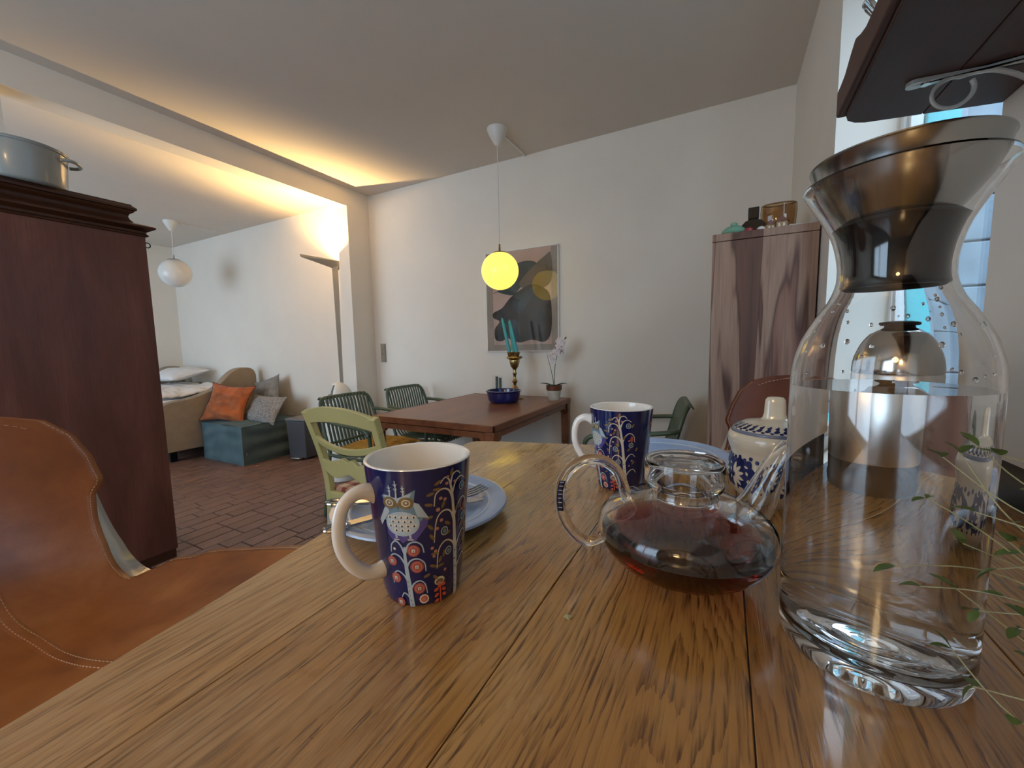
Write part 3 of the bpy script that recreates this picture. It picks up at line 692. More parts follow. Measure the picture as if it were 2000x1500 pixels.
def brad(z):
    pts = [(.010, .040), (.022, .0465), (.034, .0485), (.050, .0475), (.062, .0455), (.068, .048)]
    for (a, ra), (b, rb) in zip(pts, pts[1:]):
        if a <= z <= b: return ra+(rb-ra)*(z-a)/(b-a)
    return .0455
q = MB()
def onb(th, z, o=.0004): r = brad(z)+o; a = math.radians(th); return (r*math.cos(a), r*math.sin(a), z)
def petal(q, th, z, L, W, rot, f=onb, base=0.0):
    rows = []
    for i in range(7):
        t = i/6; ww = W*math.sin(PI*min(1, t*.96+.02))**.8; c, s_ = math.cos(rot), math.sin(rot)
        rr = []
        for k in (-1, 0, 1):
            u, v = base+t*L, k*ww; rr.append(f(th+(u*c-v*s_)/.047*57.3, z+u*s_+v*c))
        rows.append(rr)
    q.grid(rows)
cd = math.degrees(math.atan2(-.577, -.0566))
qc = MB()
for fth in (-100, -45, 10, 65, 120, 175, 230, 285):
    a0 = cd+fth
    rows = [[onb(a0+(.0205*k_*math.cos(t_))/.047*57.3, .0385+.0180*k_*math.sin(t_)*(1+.10*math.sin(5*t_))) for t_ in [2*PI*j/26 for j in range(26)]] for k_ in (.01, .35, .7, 1)]
    q.grid(rows, cv=True)
    for k in range(6): petal(qc, a0-10, .036, .0135, .0024, -1.25+k*.52, lambda a_, b_: onb(a_, b_, .0008), base=.003)
    for k in range(3): petal(q, a0+20, .026+.012*k, .010, .005, .5+k*1.1)
    for k in range(3): petal(qc, a0+15, .030+.009*k, .005, .0014, 1.2+k*.8, lambda a_, b_: onb(a_, b_, .0008))
obj('reserved_petals', qc, 'cream_glaze', body, smooth=60)['kind'] = 'stuff'
for th in range(0, 360, 9): petal(q, th, .0565+.0015*math.sin(th), .005, .0026, .6)
for th in range(0, 360, 12): petal(q, th, .0185, .0045, .0016, 1.4)
o = obj('painted_flowers', q, 'blue_paint', body, smooth=60); o['kind'] = 'stuff'
q = MB()
def onl(th, z, o=.0004):
    pts = [(.0905, .0450), (.0945, .0415), (.0985, .033), (.101, .020)]; z = max(.0906, min(.1009, z)); r = .03
    for (a, ra), (b, rb) in zip(pts, pts[1:]):
        if a <= z <= b: r = ra+(rb-ra)*(z-a)/(b-a)
    a = math.radians(th); return ((r+o)*math.cos(a), (r+o)*math.sin(a), z+o)
for th in range(0, 360, 12):
    petal(q, th, .0935, .007, .0015, .15, onl); petal(q, th+4, .0950, .005, .0014, .7, onl); petal(q, th+7, .0922, .005, .0010, .0, onl); petal(q, th+2, .0968, .004, .0010, -.2, onl)
o = obj('painted_border', q, 'blue_paint', lid, smooth=60); o['kind'] = 'stuff'
obj('rim_band', MB().lathe([(.0457, .0876), (.0459, .0884), (.0453, .0902), (.0446, .0912)], 64, capb=False, capt=False), plain('grey_blue_band', (.15, .17, .26), .25), lid)

# ------------------------------------------------------------------ steel canister behind the carafe
cn = thing('steel_canister', 'brushed steel canister with black foot and polished domed lid', 'canister', (.205, .711, TZ))
obj('foot', MB().lathe([(0, 0), (.051, 0), (.0535, .003), (.0545, .014), (.0525, .018), (.0530, .036), (.0525, .040), (0, .040)], 64, capb=False, capt=False), 'black', cn)
obj('can', MB().lathe([(0, .040), (.0528, .040), (.0532, .042), (.0532, .150), (.0520, .152), (0, .152)], 64, capb=False, capt=False), 'steel_v', cn)
dm = [(.0528, .152)]+[(.0535*math.cos(p)**.9, .154+.060*math.sin(p)) for p in [math.radians(k*6) for k in range(13)]]
dl = obj('domed_lid', MB().lathe(dm+[(.018, .2125), (.016, .216), (0, .216)], 64, capt=False), 'polish', cn)
obj('lid_knob', MB().lathe([(.022, .2135), (.0245, .2150), (.0240, .2172), (.014, .2185), (0, .2185)], 40, capt=False), 'black', dl)

# ------------------------------------------------------------------ herb plant on the right
hb = thing('potted_herb', 'straggly potted herb with thin pale stems beside the carafe', 'plant', (.192, .178, TZ))
obj('pot', MB().lathe([(0, 0), (.032, 0), (.033, .002), (.040, .060), (.0405, .064), (.039, .0655), (.037, .064), (.036, .05), (0, .05)], 40, capb=False, capt=False), 'terracotta', hb)
obj('soil', MB().lathe([(.0365, .0515), (.02, .055), (0, .056)], 30, capt=False, capb=False), 'soil', hb)
tips = [(.073, .239, 1.034), (.084, .246, 1.066), (.091, .254, 1.084), (.096, .252, 1.087), (.099, .246, 1.092), (.103, .239, 1.09), (.092, .233, 1.052), (.086, .219, 1.012), (.092, .216, 1.000), (.101, .229, 1.045), (.081, .236, 1.028), (.098, .241, 1.064), (.110, .232, 1.072), (.104, .217, 1.033), (.089, .228, 1.034), (.125, .245, 1.10), (.13, .22, 1.08), (.20, .12, 1.06), (.25, .2, 1.08), (.23, .24, 1.07), (.106, .235, 1.055), (.112, .238, 1.05), (.118, .24, 1.03), (.108, .228, 1.022), (.116, .232, 1.04), (.098, .232, 1.024), (.122, .236, 1.06), (.112, .222, 1.012)]
rnd = random.Random(5)
def leaf(q, p, d, up_, L, W):
    d = d.normalized(); s_ = d.cross(up_)
    s_ = s_.normalized() if s_.length > 1e-5 else Vector((1, 0, 0)); n_ = s_.cross(d).normalized(); rows = []
    for i in range(6):
        t = i/5; ww = W*math.sin(PI*min(1, t*.97+.03))**.75; c = p+d*(L*t)-n_*(L*.25*t*t)
        rows.append([c-s_*ww+n_*ww*.3, c, c+s_*ww+n_*ww*.3])
    q.grid(rows)
O = Vector(hb.location)
for ti, tip in enumerate(tips):
    tip = Vector(tip)-O; base = Vector((rnd.uniform(-.02, .02), rnd.uniform(-.02, .02), .052))
    mid = base*.42+tip*.58+Vector((rnd.uniform(-.012, .012), rnd.uniform(-.012, .012), rnd.uniform(-.020, .024)))
    P = catmull([base, base*.62+tip*.38+Vector((rnd.uniform(-.008, .008), rnd.uniform(-.008, .008), rnd.uniform(.0, .026))), mid, mid*.4+tip*.6+Vector((rnd.uniform(-.006, .006), rnd.uniform(-.006, .006), rnd.uniform(-.008, .010))), tip], 6)
    n_ = len(P)
    sq = obj('stem', MB().tube(P, [.00050-.00026*i/(n_-1) for i in range(n_)], 6), 'herb_stem', hb)
    lq = MB()
    for k in range(2):
        leaf(lq, P[-1], (P[-1]-P[-3])+Vector((rnd.uniform(-.01, .01), rnd.uniform(-.01, .01), rnd.uniform(-.004, .008))), Vector((0, 0, 1)), rnd.uniform(.006, .0095), rnd.uniform(.0015, .0026))
    for f_ in (.55, .75):
        if rnd.random() < .6:
            p = P[int(n_*f_)]; leaf(lq, p, Vector((rnd.uniform(-1, 1), rnd.uniform(-1, 1), rnd.uniform(-.3, .6))), Vector((0, 0, 1)), rnd.uniform(.004, .008), rnd.uniform(.0012, .0022))
    obj('leaves', lq, 'herb', sq)

# ------------------------------------------------------------------ leather bar stools
def make_stool(label):
    t = thing('leather_stool', label, 'bar stool', group='leather bar stools')
    prof = catmull([(-.125, 0, 1.045), (-.112, 0, .96), (-.090, 0, .87), (-.052, 0, .785), (.005, 0, .728), (.080, 0, .705), (.17, 0, .703), (.27, 0, .710), (.36, 0, .715), (.415, 0, .700), (.435, 0, .660)], 6)
    n = len(prof); S_ = [0]
    for a, b in zip(prof, prof[1:]): S_.append(S_[-1]+(b-a).length)
    Ltot = S_[-1]; sb_ = S_[26]      # arc length at the bend
    WT = [(0, .02), (.004, .06), (.011, .105), (.026, .150), (.06, .178), (.104, .190), (.150, .194), (.160, .191), (.168, .185), (.179, .179), (.224, .170), (.283, .163), (.350, .155), (.386, .151), (.392, .156), (.398, .190), (.404, .212), (.42, .218), (.533, .235), (.652, .235), (Ltot-.09, .232), (Ltot-.03, .205), (Ltot, .15)]
    def hw(s):
        for (a, wa), (b, wb) in zip(WT, WT[1:]):
            if a <= s <= b: return wa+(wb-wa)*(s-a)/(b-a)
        return WT[-1][1]
    def surf(s, v, off=0.0):
        # s along the profile, v in -1..1 across
        i = 0
        while i < n-2 and S_[i+1] < s: i += 1
        f = (s-S_[i])/(S_[i+1]-S_[i]); p = prof[i].lerp(prof[i+1], max(0, min(1, f)))
        tg = (prof[i+1]-prof[i]).normalized(); nm = Vector((-tg.z, 0, tg.x))   # away from the sitter
        nm = -nm if nm.dot(Vector((1, 0, 1))) > 0 else nm
        y = v*hw(s); seat = max(0, min(1, (s-sb_+.1)/.22)); k = (y/.21)**2
        q = p+Vector((0, y, 0))+Vector((.075*k*(1-seat), 0, .028*k*seat))
        return q+nm*off
    NS, NV = 200, 28; rows = []
    for i in range(NS+1):
        s = .002+(Ltot-.002)*i/NS; rows.append([surf(s, -1+2*j/NV) for j in range(NV+1)])
    cov = obj('leather_cover', MB().grid(rows), 'leather', t, solid=.007, smooth=80)
    bw_ = MB(); rows = []
    for i in range(40):
        s = .08+(Ltot-.16)*i/39; rows.append([surf(s, (.186/hw(s))*(-1+2*j/10), .011) for j in range(11)])
    obj('steel_band', MB().grid(rows), 'steel_dull', t, solid=.003, smooth=80)
    # stitching: pale dashes along the edge and along the seam across seat and back
    q = MB()
    def dashes(fn, L, n_):
        for i in range(n_):
            p0, p1 = fn((i+.1)/n_), fn((i+.72)/n_)
            d = (p1-p0); 
            if d.length > 1e-5: q.tube([p0, p1], .0009, 4)
    for sg in (-1, 1): dashes(lambda u: surf(.03+(Ltot-.05)*u, sg*(1-.009/hw(.03+(Ltot-.05)*u)), -.0046), Ltot, 150)
    dashes(lambda u: surf(.010+.03*abs(2*u-1)**4, (2*u-1)*.80, -.0046), .3, 44)
    seam = catmull([(.20, .05, 0), (.27, .025, 0), (.343, .010, 0), (.414, 0, 0), (.492, -.020, 0), (.555, -.030, 0), (.64, -.034, 0), (.74, -.02, 0)], 10)
    def sm(u, dv): k = u*(len(seam)-1); i_ = min(int(k), len(seam)-2); q_ = seam[i_].lerp(seam[i_+1], k-i_); return surf(q_.x, (q_.y+dv)/hw(q_.x), -.0046)
    for dv in (0, .011): dashes(lambda u: sm(u, dv), .5, 74)
    rows = [[surf(p.x, (p.y+.0055+w_)/hw(p.x), -.0036-.0016*(1-(w_/.010)**2)) for w_ in (-.010, -.005, 0, .005, .010)] for p in seam]
    obj('seam', MB().grid(rows), 'leather', t, smooth=80)
    o = obj('stitching', q, 'thread', t, smooth=0); o['kind'] = 'stuff'
    # frame
    for sx, sy in ((1, 1), (1, -1), (-1, 1), (-1, -1)):
        top = Vector((.13+.16*sx, .13*sy, .690)); ft = Vector((.13+.22*sx, .20*sy, 0)); obj('leg', MB().tube([ft, ft+Vector((0, 0, .01)), top], .011, 12), 'steel_dull', t)
    def lg(sx, sy, z): a = Vector((.13+.22*sx, .20*sy, 0)); b = Vector((.13+.16*sx, .13*sy, .690)); return a.lerp(b, z/.690)
    fr = [lg(1, 1, .26), lg(1, -1, .26), lg(-1, -1, .26), lg(-1, 1, .26)]
    obj('footrest', MB().tube([fr[3], fr[0], fr[1], fr[2], fr[3]], .009, 10), 'steel_dull', t)
    obj('seat_plate', MB().box(-.04, .30, -.14, .14, .672, .690), 'steel_dull', t, bevel=.004)
    return t
s1 = make_stool('cognac leather bar stool pulled up to the straight side of the oak table')
s1.location = (-.953, .131, 0); s1.rotation_euler.z = math.radians(22)
s2 = copy_tree(s1); s2.location = (.089, 1.21, 0); s2.rotation_euler.z = math.radians(-146)
s2['label'] = 'cognac leather bar stool standing in front of the rosewood cabinet'
for ch in s2.children:
    if ch.name.startswith('leather_cover'):
        ch.data = ch.data.copy(); ch.data.materials[0] = MT['leather_dark']

# ------------------------------------------------------------------ wardrobe and pot
wd = thing('wardrobe', 'tall dark-stained oak wardrobe with stepped cornice', 'wardrobe', (-2.82, .71, 0))
wx0, wx1, wy0, wy1 = -.165, .165, -.30, .302
obj('carcass', MB().box(wx0, wx1-.018, wy0, wy1-.02, .06, 1.728), 'wardrobe', wd, smooth=0)
obj('side_panel', MB().box(wx1-.018, wx1, wy0, wy1, .05, 1.728), 'wardrobe', wd, smooth=0, bevel=.0012)
obj('plinth', MB().box(wx0, wx1-.004, wy0, wy1-.008, 0, .062), 'cornice', wd, smooth=0)
dr = obj('door', MB().box(wx0+.02, wx1-.03, wy1-.02, wy1, .08, 1.70), 'wardrobe', wd, smooth=0, bevel=.002)
obj('ring_handle', MB().tube([(wx1-.012, wy1+.010+.012*math.sin(2*PI*i/20), 1.685+.012*math.cos(2*PI*i/20)) for i in range(20)], .0026, 8, closed=True), 'black', dr)
cp = [(0, 1.722), (.010, 1.724), (.012, 1.730), (.004, 1.738), (.006, 1.748), (.022, 1.756), (.034, 1.762), (.036, 1.770), (.026, 1.776), (-.002, 1.784), (-.028, 1.790), (-.034, 1.798), (-.040, 1.806), (-.044, 1.820), (-.040, 1.832), (-.026, 1.842), (-.024, 1.848), (-.016, 1.852), (-.016, 1.862), (-.030, 1.874), (-.032, 1.880)]
rows = [[(wx0-o_, wy0-o_, z), (wx1+o_, wy0-o_, z), (wx1+o_, wy1+o_, z), (wx0-o_, wy1+o_, z)] for o_, z in cp]
rows = [[(max(x, wx0-.012), y, z) for x, y, z in r] for r in rows]
q = MB().grid(rows, cv=True); k = len(q.v); q.f.append((k-4, k-3, k-2, k-1)); q.f.append((3, 2, 1, 0))
obj('cornice', q, 'cornice', wd, smooth=40)
sp = thing('stock_pot', 'grey enamel stock pot with lid on top of the wardrobe', 'pot', (-2.80, .640, 1.88))
obj('pot_body', MB().lathe([(0, 0), (.135, 0), (.142, .004), (.146, .012), (.156, .150), (.161, .154), (.161, .159), (.153, .160), (.150, .150), (.138, .010), (0, .006)], 64, capb=False, capt=False), 'enamel', sp)
ld = obj('lid', MB().lathe([(.158, .158), (.1625, .160), (.1625, .164), (.155, .167), (.10, .178), (.02, .184), (0, .184)], 64, capt=False), 'enamel', sp)
obj('lid_knob', MB().lathe([(.008, .182), (.007, .196), (.020, .203), (.0225, .207), (.020, .210), (0, .211)], 32, capt=False), 'enamel', ld)
for a in (62, 242):
    d = Vector((math.cos(math.radians(a)), math.sin(math.radians(a)), 0)); s_ = Vector((-d.y, d.x, 0))
    obj('handle', MB().tube(catmull([d*.150-s_*.055+Vector((0, 0, .128)), d*.175-s_*.052+Vector((0, 0, .130)), d*.192-s_*.025+Vector((0, 0, .131)), d*.194+s_*.025+Vector((0, 0, .131)), d*.175+s_*.052+Vector((0, 0, .130)), d*.150+s_*.055+Vector((0, 0, .128))], 5), .0075, 12), 'enamel', sp)

# ------------------------------------------------------------------ pendant lamps
def pendant(label, loc, zg, r, lit, cover_to):
    t = thing('pendant_lamp', label, 'lamp', loc, group='globe pendant lamps')
    H = ZT-zg
    obj('canopy', MB().lathe([(.012, H-.105), (.020, H-.098), (.050, H-.045), (.064, H-.016), (.066, H-.004), (.066, H)], 40), 'white_plastic', t)
    obj('cord', MB().tube([(0, 0, r+.03), (0, 0, H-.09)], .0028, 8), 'white_plastic', t)
    obj('fitting', MB().lathe([(r*.42, r*.90), (r*.40, r*.955), (r*.30, r*1.0), (.012, r*1.02), (.008, r*1.07), (.006, r+.05)], 32, capb=False), 'brass' if lit else 'steel_dull', t)
    obj('globe', MB().sphere((0, 0, 0), r, 64, 40), 'opal_lit' if lit else 'opal_off', t)
    if cover_to: obj('cable_cover', MB().box(min(0, cover_to[0])-.007, max(0, cover_to[0])+.007, min(0, cover_to[1]), max(0, cover_to[1]), H-.009, H), 'white_plastic', t, smooth=0)
    return t
pendant('lit yellow globe pendant lamp hanging over the teak table', (-1.357, 2.422, 1.632), 1.632, .125, True, (0, .428))
pendant('unlit white globe pendant lamp hanging above the daybed', (-5.37, 2.28, 1.985), 1.985, .150, False, (0, .50))

# ------------------------------------------------------------------ uplighter
ul = thing('floor_uplighter', 'slim floor uplighter with a triangular tray head by the opening', 'lamp', (-3.275, 2.655, 0))
obj('base', MB().prism([(-.14, -.10), (.10, -.12), (.10, .10), (-.05, .12)], 0, .018), 'lamp_grey', ul, smooth=0, bevel=.003)
tri = lambda z, a: [(-a, a*.55, z), (a, a*.55, z), (0, -a*.9, z)]
q = MB().grid([tri(.018, .014), tri(1.0, .019), tri(1.905, .030)], cv=True); q.f += [(2, 1, 0), (6, 7, 8)]
obj('pole', q, 'lamp_grey', ul, smooth=0)
tr = MB(); zt = 1.945
A = [(-.070, .055, zt), (.070, .055, zt), (0, -.345, zt+.004)]; Bk = [(0, .040, zt-.062), (0, .04, zt-.062), (0, -.335, zt-.002)]
tr.add([A[0], A[1], A[2], (0, .045, zt-.075), (0, -.338, zt-.016)], [(0, 3, 4, 2), (1, 2, 4, 3), (0, 1, 3)])
obj('tray', tr, 'lamp_grey', ul, smooth=0, solid=.003)
obj('bulb', MB().tube([(0, -.05, zt-.032), (0, -.10, zt-.028)], .005, 10), 'bulb', ul)
l = bpy.data.lights.new('halogen', 'POINT'); l.energy = 62; l.color = (1.0, .66, .26); l.shadow_soft_size = .009
lo = bpy.data.objects.new('halogen', l); COL.objects.link(lo); lo.parent = ul; lo.location = (0, -.135, zt-.024)

# ------------------------------------------------------------------ poster and switch on the back wall
po = thing('framed_poster', 'glazed poster of dark sculpted shapes on a dusty pink ground', 'picture', (-1.405, YB, 1.47))
obj('backing', MB().box(-.306, .306, -.018, 0, -.385, .385), plain('dusty_pink_print', (.68, .46, .39), .7, var=.1, vs=5), po, smooth=0)
obj('print_border', MB().box(-.300, -.252, -.0188, -.0178, -.38, .38).box(.252, .300, -.0188, -.0178, -.38, .38).box(-.252, .252, -.0188, -.0178, -.38, -.335), plain('greyed_border', (.42, .34, .28), .7, var=.15, vs=6), po, smooth=0)
cx, cz = -1.405, 1.47
def shape(pts, d, name, mat):
    P = catmull([(a-cx, b-cz, 0) for a, b in pts], 5, True)
    obj(name, MB().prism([(p.x, p.y) for p in P], -.0192-d, -.0180-d, 1), mat, po, smooth=0)
slate_p = plain('slate_print', (.055, .065, .068), .6, var=.5, vs=9); brown_p = plain('umber_print', (.050, .036, .026), .6, var=.6, vs=8); grey_p = plain('warm_grey_print', (.20, .15, .11), .6, var=.2, vs=6)
shape([(-1.66, 1.54), (-1.60, 1.57), (-1.50, 1.70), (-1.42, 1.76), (-1.32, 1.765), (-1.26, 1.73), (-1.28, 1.66), (-1.40, 1.58), (-1.47, 1.52), (-1.56, 1.535), (-1.62, 1.555)], 0, 'printed_shape', slate_p)
shape([(-1.42, 1.60), (-1.30, 1.72), (-1.20, 1.79), (-1.155, 1.80), (-1.155, 1.60), (-1.30, 1.54)], .0004, 'printed_shape', grey_p)
shape([(-1.655, 1.39), (-1.575, 1.425), (-1.50, 1.50), (-1.40, 1.56), (-1.31, 1.59), (-1.22, 1.56), (-1.16, 1.48), (-1.155, 1.24), (-1.21, 1.155), (-1.32, 1.17), (-1.43, 1.150), (-1.52, 1.19), (-1.58, 1.165), (-1.64, 1.178), (-1.645, 1.26), (-1.60, 1.32), (-1.655, 1.35)], .0008, 'printed_shape', brown_p)
shape([(-1.48, 1.47), (-1.36, 1.54), (-1.28, 1.57), (-1.33, 1.47), (-1.42, 1.38)], .0012, 'printed_shape', slate_p)
shape([(-1.55, 1.30), (-1.46, 1.33), (-1.42, 1.24), (-1.45, 1.17), (-1.54, 1.20)], .0012, 'printed_shape', slate_p)
obj('glazing', MB().box(-.307, .307, -.0245, -.0225, -.386, .386), 'pane', po, smooth=0)
obj('edge_strip', MB().box(-.310, -.306, -.026, 0, -.389, .389).box(.306, .310, -.026, 0, -.389, .389).box(-.310, .310, -.026, 0, .385, .389).box(-.310, .310, -.026, 0, -.389, -.385), 'frame_white', po, smooth=0)
sw = thing('wall_switch', 'narrow taupe three-gang switch plate on the white back wall', 'switch', (-2.895, YB, 1.078))
obj('plate', MB().box(-.030, .030, -.010, 0, -.088, .088), 'switch', sw, bevel=.003)
for k in (-.055, 0, .055): obj('rocker', MB().box(-.022, .022, -.014, -.009, k-.023, k+.023), 'switch', sw, bevel=.002)
obj('socket_hole', MB().tube([(0, -.0150, -.006), (0, -.0142, -.006)], .006, 12), 'bin', sw)

# ------------------------------------------------------------------ teak table and what stands on it
tx0, tx1, ty0, ty1, tz = -1.820, -.985, 1.665, 2.775, .74
tt = thing('teak_table', 'reddish teak dining table with raised edge against the white wall', 'table', ((tx0+tx1)/2, (ty0+ty1)/2, 0))
hx, hy = (tx1-tx0)/2, (ty1-ty0)/2
obj('tabletop', MB().box(-hx+.012, hx-.012, -hy+.012, hy-.012, tz-.028, tz), 'teak', tt, smooth=0, bevel=.002)
q = MB()
for (a, b, c, d) in ((-hx, hx, -hy, -hy+.0125), (-hx, hx, hy-.0125, hy), (-hx, -hx+.0125, -hy, hy), (hx-.0125, hx, -hy, hy)): obj('edge_lipping', MB().box(a, b, c, d, tz-.034, tz+.0012), 'teak_edge', tt, smooth=0, bevel=.004)
for sg in (-1, 1):
    n_ = 12
    # aprons with curved shoulders where they meet the legs
    def ap_(L): return [(-L, .625), (-L+.02, .650)]+[(-L+.02+.02*math.sin(k*PI/12), .650+.02*(1-math.cos(k*PI/12))) for k in range(1, 7)]+[(L-.02-.02*math.sin(k*PI/12), .650+.02*(1-math.cos(k*PI/12))) for k in range(6, 0, -1)]+[(L-.02, .650), (L, .625), (L, tz-.040), (-L, tz-.040)]
    obj('apron', MB().prism(ap_(hx-.055), sg*(hy-.025)-.011, sg*(hy-.025)+.011, 1), 'teak_edge', tt, smooth=0)
    obj('apron', MB().prism(ap_(hy-.055), sg*(hx-.025)-.011, sg*(hx-.025)+.011, 0), 'teak_edge', tt, smooth=0)
    for s2_ in (-1, 1): obj('leg', MB().sweep_rect([(sg*(hx-.030), s2_*(hy-.030), 0), (sg*(hx-.030), s2_*(hy-.030), tz-.034)], [.040, .056], [.040, .056]), 'teak_edge', tt, smooth=0, bevel=.006)
bo = thing('blue_bowl', 'glossy navy blue ceramic bowl on the teak table', 'bowl', (-1.345, 2.415, tz))
obj('bowl', MB().lathe([(0, 0), (.085, 0), (.098, .006), (.108, .022), (.112, .045), (.116, .072), (.124, .078), (.124, .084), (.114, .085), (.107, .080), (.102, .04), (.09, .014), (0, .010)], 56, capb=False, capt=False), 'navy_glaze', bo)
cs_ = thing('candelabrum', 'ornate old brass candlestick on the teak table behind the blue bowl', 'candlestick', (-1.352, 2.60, tz))
obj('stem', MB().lathe([(0, 0), (.06, 0), (.062, .008), (.045, .018), (.020, .03), (.012, .05), (.018, .065), (.026, .078), (.018, .092), (.010, .10), (.012, .115), (.022, .128), (.013, .142), (.009, .155), (.011, .175), (.017, .185), (.011, .196), (.012, .215), (.028, .235), (.034, .255), (.038, .275), (.036, .285), (.050, .292), (.060, .300), (.056, .305), (.030, .306), (.026, .315), (0, .318)], 36, capb=False, capt=False), 'brass', cs_)
cups = []
for k in range(3):
    c = Vector(((-.030, -.012, .030)[k], (-.012, .026, -.014)[k], .306)); cups.append(c)
    obj('candle_cup', MB().lathe([(.008, 0), (.016, .010), (.018, .022), (.022, .034), (.020, .036), (.0145, .036), (.0135, .018), (0, .016)], 20, (c.x, c.y, c.z), capb=True, capt=False), 'brass', cs_)
for k in range(8):
    a = 2*PI*k/8; obj('ornament', MB().sphere((.048*math.cos(a), .048*math.sin(a), .302), .012, 10, 8, sz=.8), 'brass', cs_)
lean = [(-.055, -.01), (-.045, .012), (-.050, -.01)]
for k, (c, ln) in enumerate(zip(cups, lean)):
    p0 = Vector(cs_.location)+c+Vector((0, 0, .017)); L = (.27, .255, .235, .25)[k]; d = Vector((ln[0]/L, ln[1]/L, 1)).normalized()
    t = thing('taper_candle', 'turquoise taper candle leaning in the brass candlestick', 'candle', p0, group='turquoise taper candles')
    obj('wax', MB().tube([d*0, d*(L*.5), d*(L*.95), d*L], [.0125, .0120, .0105, .005], 16), 'turq_wax', t)
    obj('wick', MB().tube([d*L, d*(L+.008)], .001, 6), 'paper', t)
pf = thing('photo_frame', 'small clear acrylic photo stand with dark green pictures', 'photo frame', (-1.515, 2.625, tz), math.radians(-20))
obj('acrylic', MB().box(-.055, .055, -.006, .006, 0, .165), 'pane', pf, smooth=0, bevel=.002)
obj('picture', MB().box(-.018, .012, -.003, 0, .06, .158).box(.022, .05, -.003, 0, .04, .150), plain('dark_green_picture', (.03, .06, .05), .5, var=.7, vs=40), pf, smooth=0)
obj('foot', MB().box(-.05, .05, -.02, .03, 0, .004), 'pane', pf, smooth=0)
oc = thing('orchid', 'pale pink orchid in a cream fluted pot with red-brown rim', 'plant', (-1.055, 2.625, tz))
q = MB(); rows = []
for r, z in ((.035, 0), (.038, .003), (.046, .062), (.048, .072)):
    rows.append([((r+.0012*math.cos(j*PI))*math.cos(2*PI*j/48), (r+.0012*math.cos(j*PI))*math.sin(2*PI*j/48), z) for j in range(48)])
q.grid(rows, cv=True); q.f.append(tuple(range(48))[::-1]); obj('pot', q, 'pot_cream', oc)
obj('pot_rim', MB().lathe([(.049, .070), (.0545, .074), (.056, .094), (.057, .104), (.053, .105), (.050, .095), (0, .092)], 40, capb=False, capt=False), 'terracotta', oc)
for k, (a, L, W) in enumerate(((200, .10, .020), (20, .09, .020), (330, .055, .014), (150, .05, .013), (260, .05, .014))):
    q = MB(); d = Vector((math.cos(math.radians(a)), math.sin(math.radians(a)), .55)); leaf(q, Vector((0, 0, .094)), d, Vector((0, 0, 1)), L, W)
    o = obj('leaf', q, 'leaf_dark', oc, solid=.002)
st1 = catmull([(0, 0, .09), (.004, 0, .17), (.010, 0, .25), (.030, 0, .33), (.052, .0, .385), (.075, 0, .42), (.092, 0, .438)], 6)
st2 = catmull([(0, 0, .09), (-.010, 0, .16), (-.028, 0, .24), (-.045, 0, .30), (-.046, 0, .335)], 6)
obj('stalk', MB().tube(st1, [.0032-.0018*i/(len(st1)-1) for i in range(len(st1))], 8), 'stem', oc)
obj('stalk', MB().tube(st2, [.0030-.0015*i/(len(st2)-1) for i in range(len(st2))], 8), 'stem', oc)
rnd = random.Random(3)
for k in range(17):
    u = .42+.5*k/17; p = st1[int(u*(len(st1)-1))]; p = p+Vector((rnd.uniform(-.034, .020), rnd.uniform(-.02, .012), rnd.uniform(-.030, .012)))
    if k > 14: p = st2[-1]+Vector((rnd.uniform(-.01, .01), -.005, rnd.uniform(-.02, .0)))
    q = MB(); fn = Vector((rnd.uniform(-.6, .6), -1, rnd.uniform(-.3, .3))).normalized(); e1 = fn.orthogonal().normalized(); e2 = fn.cross(e1)
    for j in range(5):
        a = 2*PI*j/5+.3; leaf(q, p, e1*math.cos(a)+e2*math.sin(a)+fn*.25, fn, .025 if k < 15 else .009, .0105 if k < 15 else .004)
    obj('blossom', q, 'petal', oc)
q = MB()
for u in (.93, .97, .995): q.sphere(st1[int(u*(len(st1)-1))], .006, 10, 8)
obj('buds', q, 'stem', oc)

